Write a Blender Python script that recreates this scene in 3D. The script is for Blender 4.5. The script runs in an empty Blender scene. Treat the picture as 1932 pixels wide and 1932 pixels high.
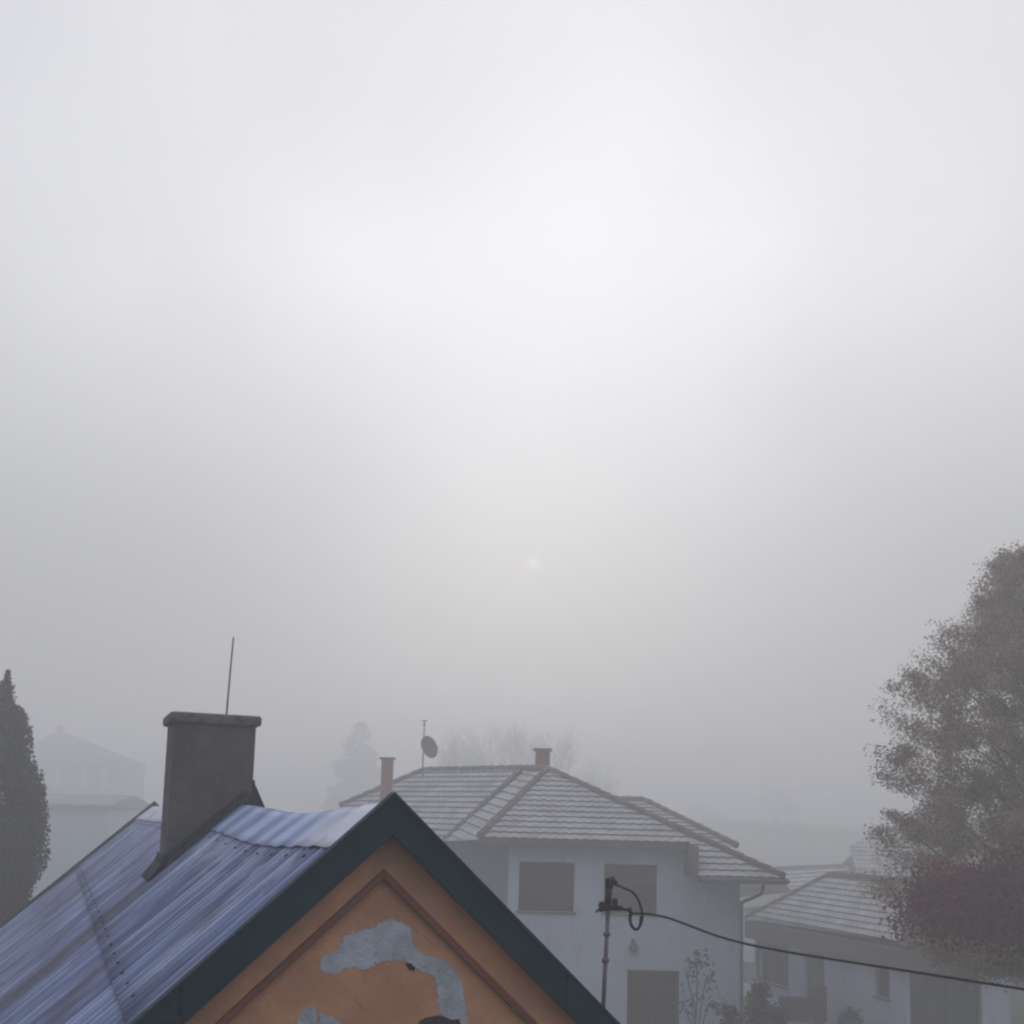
import bpy, bmesh, math, random
import numpy as np
from mathutils import Vector, Matrix
from mathutils.geometry import tessellate_polygon

scene = bpy.context.scene
COL = scene.collection
R = math.radians

# ------------------------------------------------------------------ camera
EYE = Vector((0.0, 0.0, 6.0))
FPX, PX0, PY0 = 2070.0, 966.0, 1288.0          # focal length and principal point for a 1932 px wide frame
PITCH, ROLL = R(7.2), R(1.5)
right = Vector((1, 0, 0)); up0 = Vector((0, -math.sin(PITCH), math.cos(PITCH))); fwd = Vector((0, math.cos(PITCH), math.sin(PITCH)))
cr, sr = math.cos(ROLL), math.sin(ROLL)
cam_r = cr * right + sr * up0
cam_u = -sr * right + cr * up0
cd = bpy.data.cameras.new("camera")
cam = bpy.data.objects.new("camera", cd); COL.objects.link(cam)
cam.matrix_world = Matrix(((cam_r.x, cam_u.x, -fwd.x, EYE.x), (cam_r.y, cam_u.y, -fwd.y, EYE.y), (cam_r.z, cam_u.z, -fwd.z, EYE.z), (0, 0, 0, 1)))
cd.sensor_width = 36.0; cd.lens = 36.0 * FPX / 1932.0
cd.shift_y = (PY0 - 966.0) / 1932.0
cd.clip_start = 0.05; cd.clip_end = 3000
scene.camera = cam

def direction(px, py):
    return fwd + cam_r * ((px - PX0) / FPX) - cam_u * ((py - PY0) / FPX)
def at(px, py, Y):
    d = direction(px, py); return EYE + d * (Y / d.y)
def on_plane(px, py, p, n):
    d = direction(px, py); return EYE + d * ((p - EYE).dot(n) / d.dot(n))

# ------------------------------------------------------------------ sky, sun, exposure
SUN_DIR = direction(1007, 1063).normalized()
SUN_EL = math.asin(SUN_DIR.z); SUN_AZ = math.atan2(SUN_DIR.x, SUN_DIR.y)
GLOW_DIR = direction(1085, 430).normalized()
world = bpy.data.worlds.new("World"); scene.world = world; world.use_nodes = True
nt = world.node_tree; nt.nodes.clear(); N = nt.nodes.new; L = nt.links.new
def vmath(op, a=None, b=None):
    n = N('ShaderNodeVectorMath'); n.operation = op
    if a is not None: L(a, n.inputs[0])
    if b is not None: n.inputs[1].default_value = b
    return n
def smath(op, a, b=None, c=None, clamp=False):
    n = N('ShaderNodeMath'); n.operation = op; n.use_clamp = clamp
    for i, v in enumerate((a, b, c)):
        if v is None: continue
        if isinstance(v, (int, float)): n.inputs[i].default_value = v
        else: L(v, n.inputs[i])
    return n.outputs[0]
tc = N('ShaderNodeTexCoord'); dirn = vmath('NORMALIZE', tc.outputs['Generated']).outputs[0]
sky = N('ShaderNodeTexSky'); sky.sky_type = 'NISHITA'; sky.sun_disc = False
sky.sun_elevation = SUN_EL; sky.sun_rotation = SUN_AZ; sky.air_density = 1.5; sky.dust_density = 1.0; sky.ozone_density = 1.0
grey = N('ShaderNodeHueSaturation'); grey.inputs['Saturation'].default_value = 0.4; grey.inputs['Value'].default_value = 0.22; L(sky.outputs[0], grey.inputs['Color'])
bg_sky = N('ShaderNodeBackground'); bg_sky.inputs['Strength'].default_value = 0.05; L(grey.outputs[0], bg_sky.inputs['Color'])
# the fog deck above: thinner (brighter) round the glow, thick and dim away from the sun
gdot = vmath('DOT_PRODUCT', dirn, GLOW_DIR).outputs['Value']
ang = smath('ARCCOSINE', gdot)
for (lx, ly, extra) in ((700, 470, 0.075), (1440, 450, 0.085), (250, 520, 0.20), (1800, 460, 0.22), (1020, 860, 0.23)):          # the thinner places in the deck are not round
    d2 = vmath('DOT_PRODUCT', dirn, direction(lx, ly).normalized()).outputs['Value']
    ang = smath('SMOOTH_MIN', ang, smath('ADD', smath('ARCCOSINE', d2), extra), 0.18)
noise = N('ShaderNodeTexNoise'); noise.inputs['Scale'].default_value = 2.6; noise.inputs['Detail'].default_value = 4; noise.inputs['Roughness'].default_value = 0.45; L(dirn, noise.inputs['Vector'])
wob = smath('MULTIPLY_ADD', smath('SUBTRACT', noise.outputs['Fac'], 0.5), 0.36, ang)
ramp = N('ShaderNodeValToRGB'); L(smath('DIVIDE', wob, math.pi), ramp.inputs[0])
el = ramp.color_ramp.elements
SKY_STOPS = [(0.0, (1.06, 1.06, 1.10)), (0.028, (1.01, 1.01, 1.045)), (0.07, (0.86, 0.86, 0.895)), (0.13, (0.70, 0.705, 0.74)), (0.25, (0.62, 0.63, 0.68)),
             (0.42, (0.58, 0.60, 0.67)), (0.65, (0.54, 0.58, 0.68)), (1.0, (0.50, 0.54, 0.65))]
el[0].position, el[1].position = SKY_STOPS[0][0], SKY_STOPS[1][0]
for s in SKY_STOPS[2:]: el.new(s[0])
for e, s in zip(el, SKY_STOPS): e.color = (*s[1], 1)
# the pale disc of the sun behind the fog
sdot = vmath('DOT_PRODUCT', dirn, SUN_DIR).outputs['Value']
disc = N('ShaderNodeMapRange'); disc.interpolation_type = 'SMOOTHSTEP'; L(smath('ARCCOSINE', sdot), disc.inputs[0])
disc.inputs[1].default_value = R(0.46); disc.inputs[2].default_value = R(0.12); disc.inputs[3].default_value = 0.0; disc.inputs[4].default_value = 0.16
# the bank is thickest, so dimmest, low down
sepd = N('ShaderNodeSeparateXYZ'); L(dirn, sepd.inputs[0])
lowf = N('ShaderNodeMapRange'); lowf.interpolation_type = 'SMOOTHSTEP'; L(sepd.outputs['Z'], lowf.inputs[0])
lowf.inputs[1].default_value = 0.02; lowf.inputs[2].default_value = 0.50; lowf.inputs[3].default_value = 0.54; lowf.inputs[4].default_value = 1.0
bg_fog = N('ShaderNodeBackground'); L(ramp.outputs[0], bg_fog.inputs['Color']); L(lowf.outputs[0], bg_fog.inputs['Strength'])
bg_disc = N('ShaderNodeBackground'); bg_disc.inputs['Color'].default_value = (1, 1, 1, 1); L(disc.outputs[0], bg_disc.inputs['Strength'])
a1 = N('ShaderNodeAddShader'); L(bg_sky.outputs[0], a1.inputs[0]); L(bg_fog.outputs[0], a1.inputs[1])
a2 = N('ShaderNodeAddShader'); L(a1.outputs[0], a2.inputs[0]); L(bg_disc.outputs[0], a2.inputs[1])
wo = N('ShaderNodeOutputWorld'); L(a2.outputs[0], wo.inputs['Surface'])

sun_data = bpy.data.lights.new("sun", 'SUN'); sun_data.energy = 0.5; sun_data.angle = R(25); sun_data.color = (1.0, 0.985, 0.97)
sun = bpy.data.objects.new("sun", sun_data); COL.objects.link(sun)
sun.rotation_euler = (-SUN_DIR).to_track_quat('-Z', 'Y').to_euler(); sun.location = (0, 0, 60)

vs = scene.view_settings; vs.view_transform = 'Standard'; vs.look = 'None'; vs.gamma = 1; vs.exposure = 0.0; vs.use_curve_mapping = False
cy = scene.cycles
cy.max_bounces = 10; cy.diffuse_bounces = 4; cy.glossy_bounces = 3; cy.transmission_bounces = 4; cy.volume_bounces = 5
cy.use_denoising = True
try:
    cy.denoiser = 'OPENIMAGEDENOISE'; cy.denoising_input_passes = 'RGB_ALBEDO_NORMAL'
except Exception: pass
cy.use_adaptive_sampling = False
cy.pixel_filter_type = 'BLACKMAN_HARRIS'; cy.filter_width = 2.3

# ------------------------------------------------------------------ helpers
def tag(o, label=None, cat=None, group=None, kind=None):
    if label: o['label'] = label
    if cat: o['category'] = cat
    if group: o['group'] = group
    if kind: o['kind'] = kind
    return o
def empty(name, loc, label, cat, group=None):
    o = bpy.data.objects.new(name, None); COL.objects.link(o); o.location = loc; o.empty_display_size = 0.3
    bpy.context.view_layer.update()
    return tag(o, label, cat, group)
def link(name, verts, faces, mat, parent=None, smooth=False):
    """one mesh object from world-space vertices"""
    me = bpy.data.meshes.new(name)
    off = Vector((0, 0, 0))
    q = parent
    while q is not None: off += q.location; q = q.parent
    v = np.asarray([tuple(p) for p in verts], dtype=float) if not isinstance(verts, np.ndarray) else verts.astype(float)
    v = v - np.array(off)
    me.from_pydata(v.tolist(), [], [tuple(int(i) for i in f) for f in faces])
    me.update()
    if isinstance(mat, (list, tuple)):
        for m in mat: me.materials.append(m)
    else: me.materials.append(mat)
    if smooth:
        me.polygons.foreach_set('use_smooth', [True] * len(me.polygons))
    o = bpy.data.objects.new(name, me); COL.objects.link(o)
    if parent is not None: o.parent = parent
    return o
class MB:
    """collects shapes; build() links them as ONE mesh object"""
    def __init__(s): s.v = []; s.f = []; s.lips = set()
    def add(s, v, f):
        n = len(s.v); s.v += [Vector(p) for p in v]; s.f += [[i + n for i in q] for q in f]
    def box(s, o, a, b, c):
        """box from corner o along vectors a, b, c"""
        o, a, b, c = map(Vector, (o, a, b, c))
        v = [o, o + a, o + a + b, o + b, o + c, o + a + c, o + a + b + c, o + b + c]
        f = [(0, 3, 2, 1), (4, 5, 6, 7), (0, 1, 5, 4), (1, 2, 6, 5), (2, 3, 7, 6), (3, 0, 4, 7)]
        if a.cross(b).dot(c) < 0: f = [q[::-1] for q in f]
        s.add(v, f)
    def prism(s, poly, ext):
        """polygon extruded along ext (poly first, caps both)"""
        poly = [Vector(p) for p in poly]; ext = Vector(ext); n = len(poly)
        nrm = Vector((0, 0, 0))
        for i in range(n): nrm += poly[i].cross(poly[(i + 1) % n])
        if nrm.dot(ext) > 0: poly = poly[::-1]
        v = poly + [p + ext for p in poly]
        f = [list(range(n)), list(range(2 * n - 1, n - 1, -1))]
        for i in range(n):
            j = (i + 1) % n; f.append([j, i, i + n, j + n])
        s.add(v, f)
    def tube(s, pts, rad, seg=8, cap=True):
        pts = [Vector(p) for p in pts]; n = len(pts)
        rads = rad if isinstance(rad, (list, tuple)) else [rad] * n
        rings = []
        prev = None
        for i, p in enumerate(pts):
            t = (pts[min(i + 1, n - 1)] - pts[max(i - 1, 0)]).normalized()
            if prev is None:
                a = t.orthogonal().normalized()
            else:
                a = (prev - t * prev.dot(t)); a = a.normalized() if a.length > 1e-6 else t.orthogonal().normalized()
            prev = a; b = t.cross(a)
            rings.append([p + (a * math.cos(2 * math.pi * k / seg) + b * math.sin(2 * math.pi * k / seg)) * rads[i] for k in range(seg)])
        v = [q for r_ in rings for q in r_]; f = []
        for i in range(n - 1):
            for k in range(seg):
                k2 = (k + 1) % seg
                f.append([i * seg + k, i * seg + k2, (i + 1) * seg + k2, (i + 1) * seg + k])
        if cap: f.append(list(range(seg))[::-1]); f.append([(n - 1) * seg + k for k in range(seg)])
        s.add(v, f)
    def lathe(s, base, prof, seg=14, axis=Vector((0, 0, 1))):
        s.tube([Vector(base) + axis * h for _, h in prof], [max(r_, 1e-3) for r_, _ in prof], seg)
    def build(s, name, mat, parent=None, smooth=False, bevel=0.0):
        o = link(name, s.v, s.f, mat, parent, smooth)
        if s.lips:                                          # unfrosted tile lips, with course shading put into their darker colour
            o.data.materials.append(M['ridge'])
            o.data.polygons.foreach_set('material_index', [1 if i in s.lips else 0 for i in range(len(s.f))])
        if bevel:
            m = o.modifiers.new("bevel", 'BEVEL'); m.width = bevel; m.segments = 2; m.limit_method = 'ANGLE'; m.angle_limit = R(40)
        return o

def bez(pts, n=10):
    """Catmull-Rom through points"""
    P = [Vector(p) for p in pts]; P = [P[0] * 2 - P[1]] + P + [P[-1] * 2 - P[-2]]; out = []
    for i in range(1, len(P) - 2):
        for k in range(n):
            t = k / n; a, b, c, d = P[i - 1], P[i], P[i + 1], P[i + 2]
            out.append(0.5 * ((2 * b) + (c - a) * t + (2 * a - 5 * b + 4 * c - d) * t * t + (3 * b - a - 3 * c + d) * t ** 3))
    out.append(P[-2]); return out

# ------------------------------------------------------------------ materials
def mat(name, col, rough=0.8, col2=None, scale=3.0, contrast=(0.4, 0.65), bump=0.0, bump_scale=40.0, stretch=None, col3=None, scale3=12.0, c3=(0.55, 0.7), metal=0.0, spec=0.4, detail=6.0, translucent=0.0):
    m = bpy.data.materials.new(name); m.use_nodes = True
    t = m.node_tree; b = t.nodes['Principled BSDF']
    b.inputs['Roughness'].default_value = rough; b.inputs['Metallic'].default_value = metal
    b.inputs['Specular IOR Level'].default_value = spec
    b.inputs['Base Color'].default_value = (*col, 1)
    co = t.nodes.new('ShaderNodeTexCoord'); vec = co.outputs['Object']
    if stretch:
        mp = t.nodes.new('ShaderNodeMapping'); mp.inputs['Scale'].default_value = stretch[0]
        mp.inputs['Rotation'].default_value = stretch[1] if len(stretch) > 1 else (0, 0, 0)
        t.links.new(vec, mp.inputs['Vector']); vec = mp.outputs[0]
    def layer(prev, c, sc, rng):
        n = t.nodes.new('ShaderNodeTexNoise'); n.inputs['Scale'].default_value = sc; n.inputs['Detail'].default_value = detail; n.inputs['Roughness'].default_value = 0.65
        t.links.new(vec, n.inputs['Vector'])
        mr = t.nodes.new('ShaderNodeMapRange'); mr.inputs[1].default_value, mr.inputs[2].default_value = rng; t.links.new(n.outputs['Fac'], mr.inputs[0])
        mx = t.nodes.new('ShaderNodeMix'); mx.data_type = 'RGBA'; t.links.new(mr.outputs[0], mx.inputs[0])
        if prev is None: mx.inputs[6].default_value = (*col, 1)
        else: t.links.new(prev, mx.inputs[6])
        mx.inputs[7].default_value = (*c, 1); return mx.outputs[2]
    out = None
    if col2: out = layer(out, col2, scale, contrast)
    if col3: out = layer(out, col3, scale3, c3)
    if out is not None: t.links.new(out, b.inputs['Base Color'])
    if bump:
        n = t.nodes.new('ShaderNodeTexNoise'); n.inputs['Scale'].default_value = bump_scale; n.inputs['Detail'].default_value = 5; t.links.new(vec, n.inputs['Vector'])
        bp = t.nodes.new('ShaderNodeBump'); bp.inputs['Strength'].default_value = bump; bp.inputs['Distance'].default_value = 0.02
        t.links.new(n.outputs['Fac'], bp.inputs['Height']); t.links.new(bp.outputs[0], b.inputs['Normal'])
    return m

M = {}
M['ground'] = mat('ground_grass', (0.05, 0.055, 0.04), 0.95, (0.09, 0.09, 0.075), 0.6, col3=(0.14, 0.15, 0.15), scale3=4.0, bump=0.4, bump_scale=8)
M['yard'] = mat('yard_concrete', (0.22, 0.225, 0.235), 0.9, (0.16, 0.165, 0.17), 0.7, bump=0.2)
M['barge'] = mat('dark_teal_board', (0.001, 0.030, 0.048), 0.7, (0.003, 0.044, 0.06), 2.0, spec=0.2, col3=(0.015, 0.05, 0.075), scale3=20.0, c3=(0.6, 0.8), bump=0.15)
M['soffit'] = mat('soffit_board', (0.06, 0.05, 0.045), 0.8, (0.04, 0.035, 0.03), 3.0)
M['ochre'] = mat('ochre_render', (0.66, 0.34, 0.205), 0.92, (0.50, 0.26, 0.165), 1.9, (0.4, 0.62), bump=0.35, bump_scale=60, col3=(0.70, 0.365, 0.19), scale3=3.5, c3=(0.52, 0.72))
M['ochre_trim'] = mat('ochre_trim', (0.24, 0.105, 0.08), 0.9, (0.19, 0.09, 0.07), 3.0, bump=0.2)
M['bare'] = mat('bare_plaster', (0.47, 0.52, 0.60), 0.95, (0.36, 0.39, 0.43), 9.0, bump=0.6, bump_scale=50, col3=(0.55, 0.60, 0.68), scale3=5.0, c3=(0.5, 0.64))
M['brickdark'] = mat('exposed_dark', (0.06, 0.04, 0.05), 0.95, (0.09, 0.06, 0.06), 12.0, bump=0.6)
M['sheet'] = None
M['flash'] = mat('dark_flashing', (0.007, 0.017, 0.022), 0.75, (0.013, 0.03, 0.032), 5.0, bump=0.2, spec=0.2)
M['chimney'] = mat('grey_chimney_render', (0.115, 0.10, 0.092), 0.95, (0.06, 0.052, 0.052), 3.0, (0.35, 0.7), bump=0.7, bump_scale=35, col3=(0.155, 0.12, 0.095), scale3=6.0, c3=(0.56, 0.75))
M['chimcap'] = mat('chimney_concrete', (0.15, 0.142, 0.138), 0.95, (0.085, 0.08, 0.078), 6.0, bump=0.9, bump_scale=25, col3=(0.04, 0.045, 0.035), scale3=9.0, c3=(0.58, 0.7))
M['steel'] = mat('weathered_steel', (0.20, 0.19, 0.19), 0.6, (0.14, 0.11, 0.10), 14.0, metal=0.3)
M['mast'] = mat('mast_paint', (0.20, 0.175, 0.20), 0.65, (0.13, 0.095, 0.11), 18.0)
M['black'] = mat('black_fitting', (0.025, 0.022, 0.028), 0.55, (0.04, 0.035, 0.04), 20.0)
M['cable'] = mat('black_cable', (0.02, 0.02, 0.026), 0.6)
M['tile'] = mat('frosted_roof_tile', (0.52, 0.52, 0.525), 0.9, (0.40, 0.39, 0.385), 1.3, (0.42, 0.64), bump=0.3, bump_scale=30, col3=(0.18, 0.165, 0.16), scale3=4.5, c3=(0.6, 0.74))
def tile_tones(m):
    t = m.node_tree; b = t.nodes['Principled BSDF']; src = b.inputs['Base Color'].links[0].from_socket
    co = t.nodes.new('ShaderNodeTexCoord'); v = t.nodes.new('ShaderNodeTexVoronoi'); v.inputs['Scale'].default_value = 3.3; t.links.new(co.outputs['Object'], v.inputs['Vector'])
    sp = t.nodes.new('ShaderNodeSeparateColor'); t.links.new(v.outputs['Color'], sp.inputs[0])
    mr = t.nodes.new('ShaderNodeMapRange'); mr.inputs[3].default_value = 0.82; mr.inputs[4].default_value = 1.08; t.links.new(sp.outputs[0], mr.inputs[0])
    mx = t.nodes.new('ShaderNodeMix'); mx.data_type = 'RGBA'; mx.blend_type = 'MULTIPLY'; mx.inputs[0].default_value = 1.0
    t.links.new(src, mx.inputs[6]); t.links.new(mr.outputs[0], mx.inputs[7]); t.links.new(mx.outputs[2], b.inputs['Base Color'])
tile_tones(M['tile'])
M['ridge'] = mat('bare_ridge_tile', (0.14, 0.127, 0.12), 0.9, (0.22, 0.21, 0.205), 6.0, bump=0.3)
M['white'] = mat('white_render', (0.58, 0.64, 0.73), 0.95, (0.50, 0.555, 0.64), 0.8, bump=0.25, bump_scale=30, stretch=((1.0, 1.0, 0.35),), col3=(0.36, 0.38, 0.40), scale3=2.4, c3=(0.58, 0.85))
M['soffit_grey'] = mat('grey_soffit', (0.16, 0.155, 0.15), 0.9, (0.13, 0.125, 0.12), 2.0)
M['fascia'] = mat('grey_fascia', (0.15, 0.14, 0.13), 0.85, (0.12, 0.112, 0.105), 2.5)
M['brick'] = mat('red_brick', (0.28, 0.11, 0.085), 0.9, (0.22, 0.09, 0.075), 10.0, bump=0.3)
M['shutter'] = mat('brown_shutter', (0.085, 0.062, 0.048), 0.7, (0.065, 0.05, 0.04), 6.0, spec=0.2)
M['glass'] = mat('dark_glass', (0.02, 0.022, 0.026), 0.15, spec=0.5)
M['frame'] = mat('brown_frame', (0.10, 0.075, 0.07), 0.7)
M['gutter'] = mat('grey_gutter', (0.12, 0.13, 0.135), 0.5)
M['dish'] = mat('grey_dish', (0.075, 0.08, 0.09), 0.6)
M['door'] = mat('slate_door', (0.05, 0.062, 0.075), 0.7, (0.04, 0.05, 0.06), 2.0)
M['purple'] = mat('dark_maroon_paint', (0.06, 0.035, 0.05), 0.7, (0.045, 0.03, 0.04), 5.0)
M['bark'] = mat('bark', (0.07, 0.06, 0.055), 0.95, (0.045, 0.04, 0.036), 8.0, bump=0.4)
M['bluewall'] = mat('pale_blue_render', (0.52, 0.60, 0.70), 0.95, (0.47, 0.55, 0.65), 1.0)
M['greywall'] = mat('mist_paled_render', (0.33, 0.33, 0.335), 0.95, (0.29, 0.29, 0.295), 1.0)  # wall tone lightened, part of the mist's fading put into the colour

def leaf_mat(name, cols, rough=0.75, trans=0.25):
    m = bpy.data.materials.new(name); m.use_nodes = True; t = m.node_tree; b = t.nodes['Principled BSDF']
    b.inputs['Roughness'].default_value = rough; b.inputs['Specular IOR Level'].default_value = 0.25
    at_ = t.nodes.new('ShaderNodeAttribute'); at_.attribute_name = 'tone'
    cr_ = t.nodes.new('ShaderNodeValToRGB'); e = cr_.color_ramp.elements
    e[0].position = 0; e[0].color = (*cols[0], 1); e[1].position = 1; e[1].color = (*cols[-1], 1)
    for i, c in enumerate(cols[1:-1]):
        x = e.new((i + 1) / (len(cols) - 1)); x.color = (*c, 1)
    t.links.new(at_.outputs['Fac'], cr_.inputs[0]); t.links.new(cr_.outputs[0], b.inputs['Base Color'])
    tr = t.nodes.new('ShaderNodeBsdfTranslucent'); t.links.new(cr_.outputs[0], tr.inputs['Color'])
    mx = t.nodes.new('ShaderNodeMixShader'); mx.inputs[0].default_value = trans
    o = t.nodes['Material Output']; t.links.new(b.outputs[0], mx.inputs[1]); t.links.new(tr.outputs[0], mx.inputs[2]); t.links.new(mx.outputs[0], o.inputs['Surface'])
    return m
M['leaf_autumn'] = leaf_mat('brown_autumn_leaves', [(0.075, 0.044, 0.034), (0.19, 0.105, 0.064), (0.31, 0.185, 0.11), (0.44, 0.34, 0.26)])
M['leaf_red'] = leaf_mat('dark_red_leaves', [(0.028, 0.016, 0.02), (0.11, 0.02, 0.036), (0.27, 0.028, 0.065)], trans=0.15)
M['leaf_thuja'] = leaf_mat('dark_thuja_foliage', [(0.025, 0.028, 0.02), (0.045, 0.048, 0.03), (0.075, 0.07, 0.035)], trans=0.1)
M['leaf_shrub'] = leaf_mat('faded_shrub_leaves', [(0.05, 0.045, 0.032), (0.10, 0.09, 0.06), (0.16, 0.15, 0.12)])
M['leaf_green'] = leaf_mat('dull_green_leaves', [(0.05, 0.06, 0.03), (0.09, 0.11, 0.05), (0.10, 0.13, 0.07)])
M['leaf_far'] = leaf_mat('far_conifer_needles', [(0.03, 0.035, 0.03), (0.05, 0.055, 0.045)], trans=0.1)

# frosted, corrugated blue-grey sheeting: streaks run down the slope (local coordinates are the roof's own u, v)
def sheet_mat():
    m = bpy.data.materials.new('frosted_blue_sheeting'); m.use_nodes = True; t = m.node_tree; b = t.nodes['Principled BSDF']
    uvn = t.nodes.new('ShaderNodeAttribute'); uvn.attribute_name = 'roof_uv'
    def noise_(scale, stretch, lo, hi, det=4):
        mp = t.nodes.new('ShaderNodeMapping'); mp.inputs['Scale'].default_value = stretch; t.links.new(uvn.outputs['Vector'], mp.inputs['Vector'])
        n = t.nodes.new('ShaderNodeTexNoise'); n.inputs['Scale'].default_value = scale; n.inputs['Detail'].default_value = det; n.inputs['Roughness'].default_value = 0.6
        t.links.new(mp.outputs[0], n.inputs['Vector'])
        mr = t.nodes.new('ShaderNodeMapRange'); mr.inputs[1].default_value, mr.inputs[2].default_value = lo, hi; t.links.new(n.outputs['Fac'], mr.inputs[0]); return mr.outputs[0]
    def mix(f, a, c):
        x = t.nodes.new('ShaderNodeMix'); x.data_type = 'RGBA'; t.links.new(f, x.inputs[0])
        for i, v in ((6, a), (7, c)):
            if isinstance(v, tuple): x.inputs[i].default_value = (*v, 1)
            else: t.links.new(v, x.inputs[i])
        return x.outputs[2]
    sp = t.nodes.new('ShaderNodeSeparateXYZ'); t.links.new(uvn.outputs['Vector'], sp.inputs[0])
    def mul(a, b_):
        x = t.nodes.new('ShaderNodeMath'); x.operation = 'MULTIPLY'; x.use_clamp = True
        for i_, v_ in enumerate((a, b_)):
            if isinstance(v_, float): x.inputs[i_].default_value = v_
            else: t.links.new(v_, x.inputs[i_])
        return x.outputs[0]
    def rng_(a, lo, hi, o0=0.0, o1=1.0):
        x = t.nodes.new('ShaderNodeMapRange'); t.links.new(a, x.inputs[0])
        for i_, v_ in enumerate((lo, hi, o0, o1)): x.inputs[i_ + 1].default_value = v_
        return x.outputs[0]
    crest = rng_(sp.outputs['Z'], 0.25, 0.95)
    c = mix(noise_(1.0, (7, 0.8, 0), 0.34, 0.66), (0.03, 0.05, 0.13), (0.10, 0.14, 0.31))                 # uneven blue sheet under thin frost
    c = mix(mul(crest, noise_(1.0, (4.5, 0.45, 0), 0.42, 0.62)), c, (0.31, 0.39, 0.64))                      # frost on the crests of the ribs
    c = mix(mul(rng_(sp.outputs['Z'], 0.35, 0.0), noise_(1.0, (5.5, 0.5, 0), 0.34, 0.50)), c, (0.010, 0.016, 0.05))   # valleys coloured darker than the crests
    c = mix(noise_(1.0, (34, 0.55, 0), 0.56, 0.72), c, (0.48, 0.54, 0.70))                                   # thin bright runs
    c = mix(mul(noise_(1.0, (0.9, 0.8, 0), 0.52, 0.66), 0.8), c, (0.055, 0.06, 0.105))                       # thawed patches
    up_ = mul(rng_(sp.outputs['Y'], 0.95, 0.3), noise_(1.0, (3.0, 3.0, 0), 0.48, 0.62, 6))
    c = mix(mul(up_, 0.55), c, (0.52, 0.56, 0.70))                                                          # whiter frost below the ridge
    # melt-water track below the chimney
    tr = t.nodes.new('ShaderNodeMapRange'); tr.interpolation_type = 'SMOOTHSTEP'
    wu = t.nodes.new('ShaderNodeMath'); wu.operation = 'MULTIPLY_ADD'; t.links.new(noise_(1.0, (2.0, 1.6, 0), 0.2, 0.8), wu.inputs[0]); wu.inputs[1].default_value = 0.5; t.links.new(sp.outputs['X'], wu.inputs[2])
    du = t.nodes.new('ShaderNodeMath'); du.operation = 'SUBTRACT'; t.links.new(wu.outputs[0], du.inputs[0]); du.inputs[1].default_value = 5.0
    ab = t.nodes.new('ShaderNodeMath'); ab.operation = 'ABSOLUTE'; t.links.new(du.outputs[0], ab.inputs[0])
    t.links.new(ab.outputs[0], tr.inputs[0]); tr.inputs[1].default_value = 0.62; tr.inputs[2].default_value = 0.15; tr.inputs[3].default_value = 0.0; tr.inputs[4].default_value = 0.85
    below = rng_(sp.outputs['Y'], 0.8, 1.3)
    c = mix(mul(tr.outputs[0], below), c, (0.06, 0.058, 0.10))
    c = mix(noise_(1.0, (30, 24, 0), 0.68, 0.78), c, (0.30, 0.27, 0.29))                                     # dirt speckle
    t.links.new(c, b.inputs['Base Color']); b.inputs['Roughness'].default_value = 0.55; b.inputs['Specular IOR Level'].default_value = 0.4
    bp = t.nodes.new('ShaderNodeBump'); bp.inputs['Strength'].default_value = 0.25; bp.inputs['Distance'].default_value = 0.01
    t.links.new(noise_(1.0, (60, 40, 1), 0.3, 0.7), bp.inputs['Height']); t.links.new(bp.outputs[0], b.inputs['Normal'])
    return m
M['sheet'] = sheet_mat()
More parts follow.
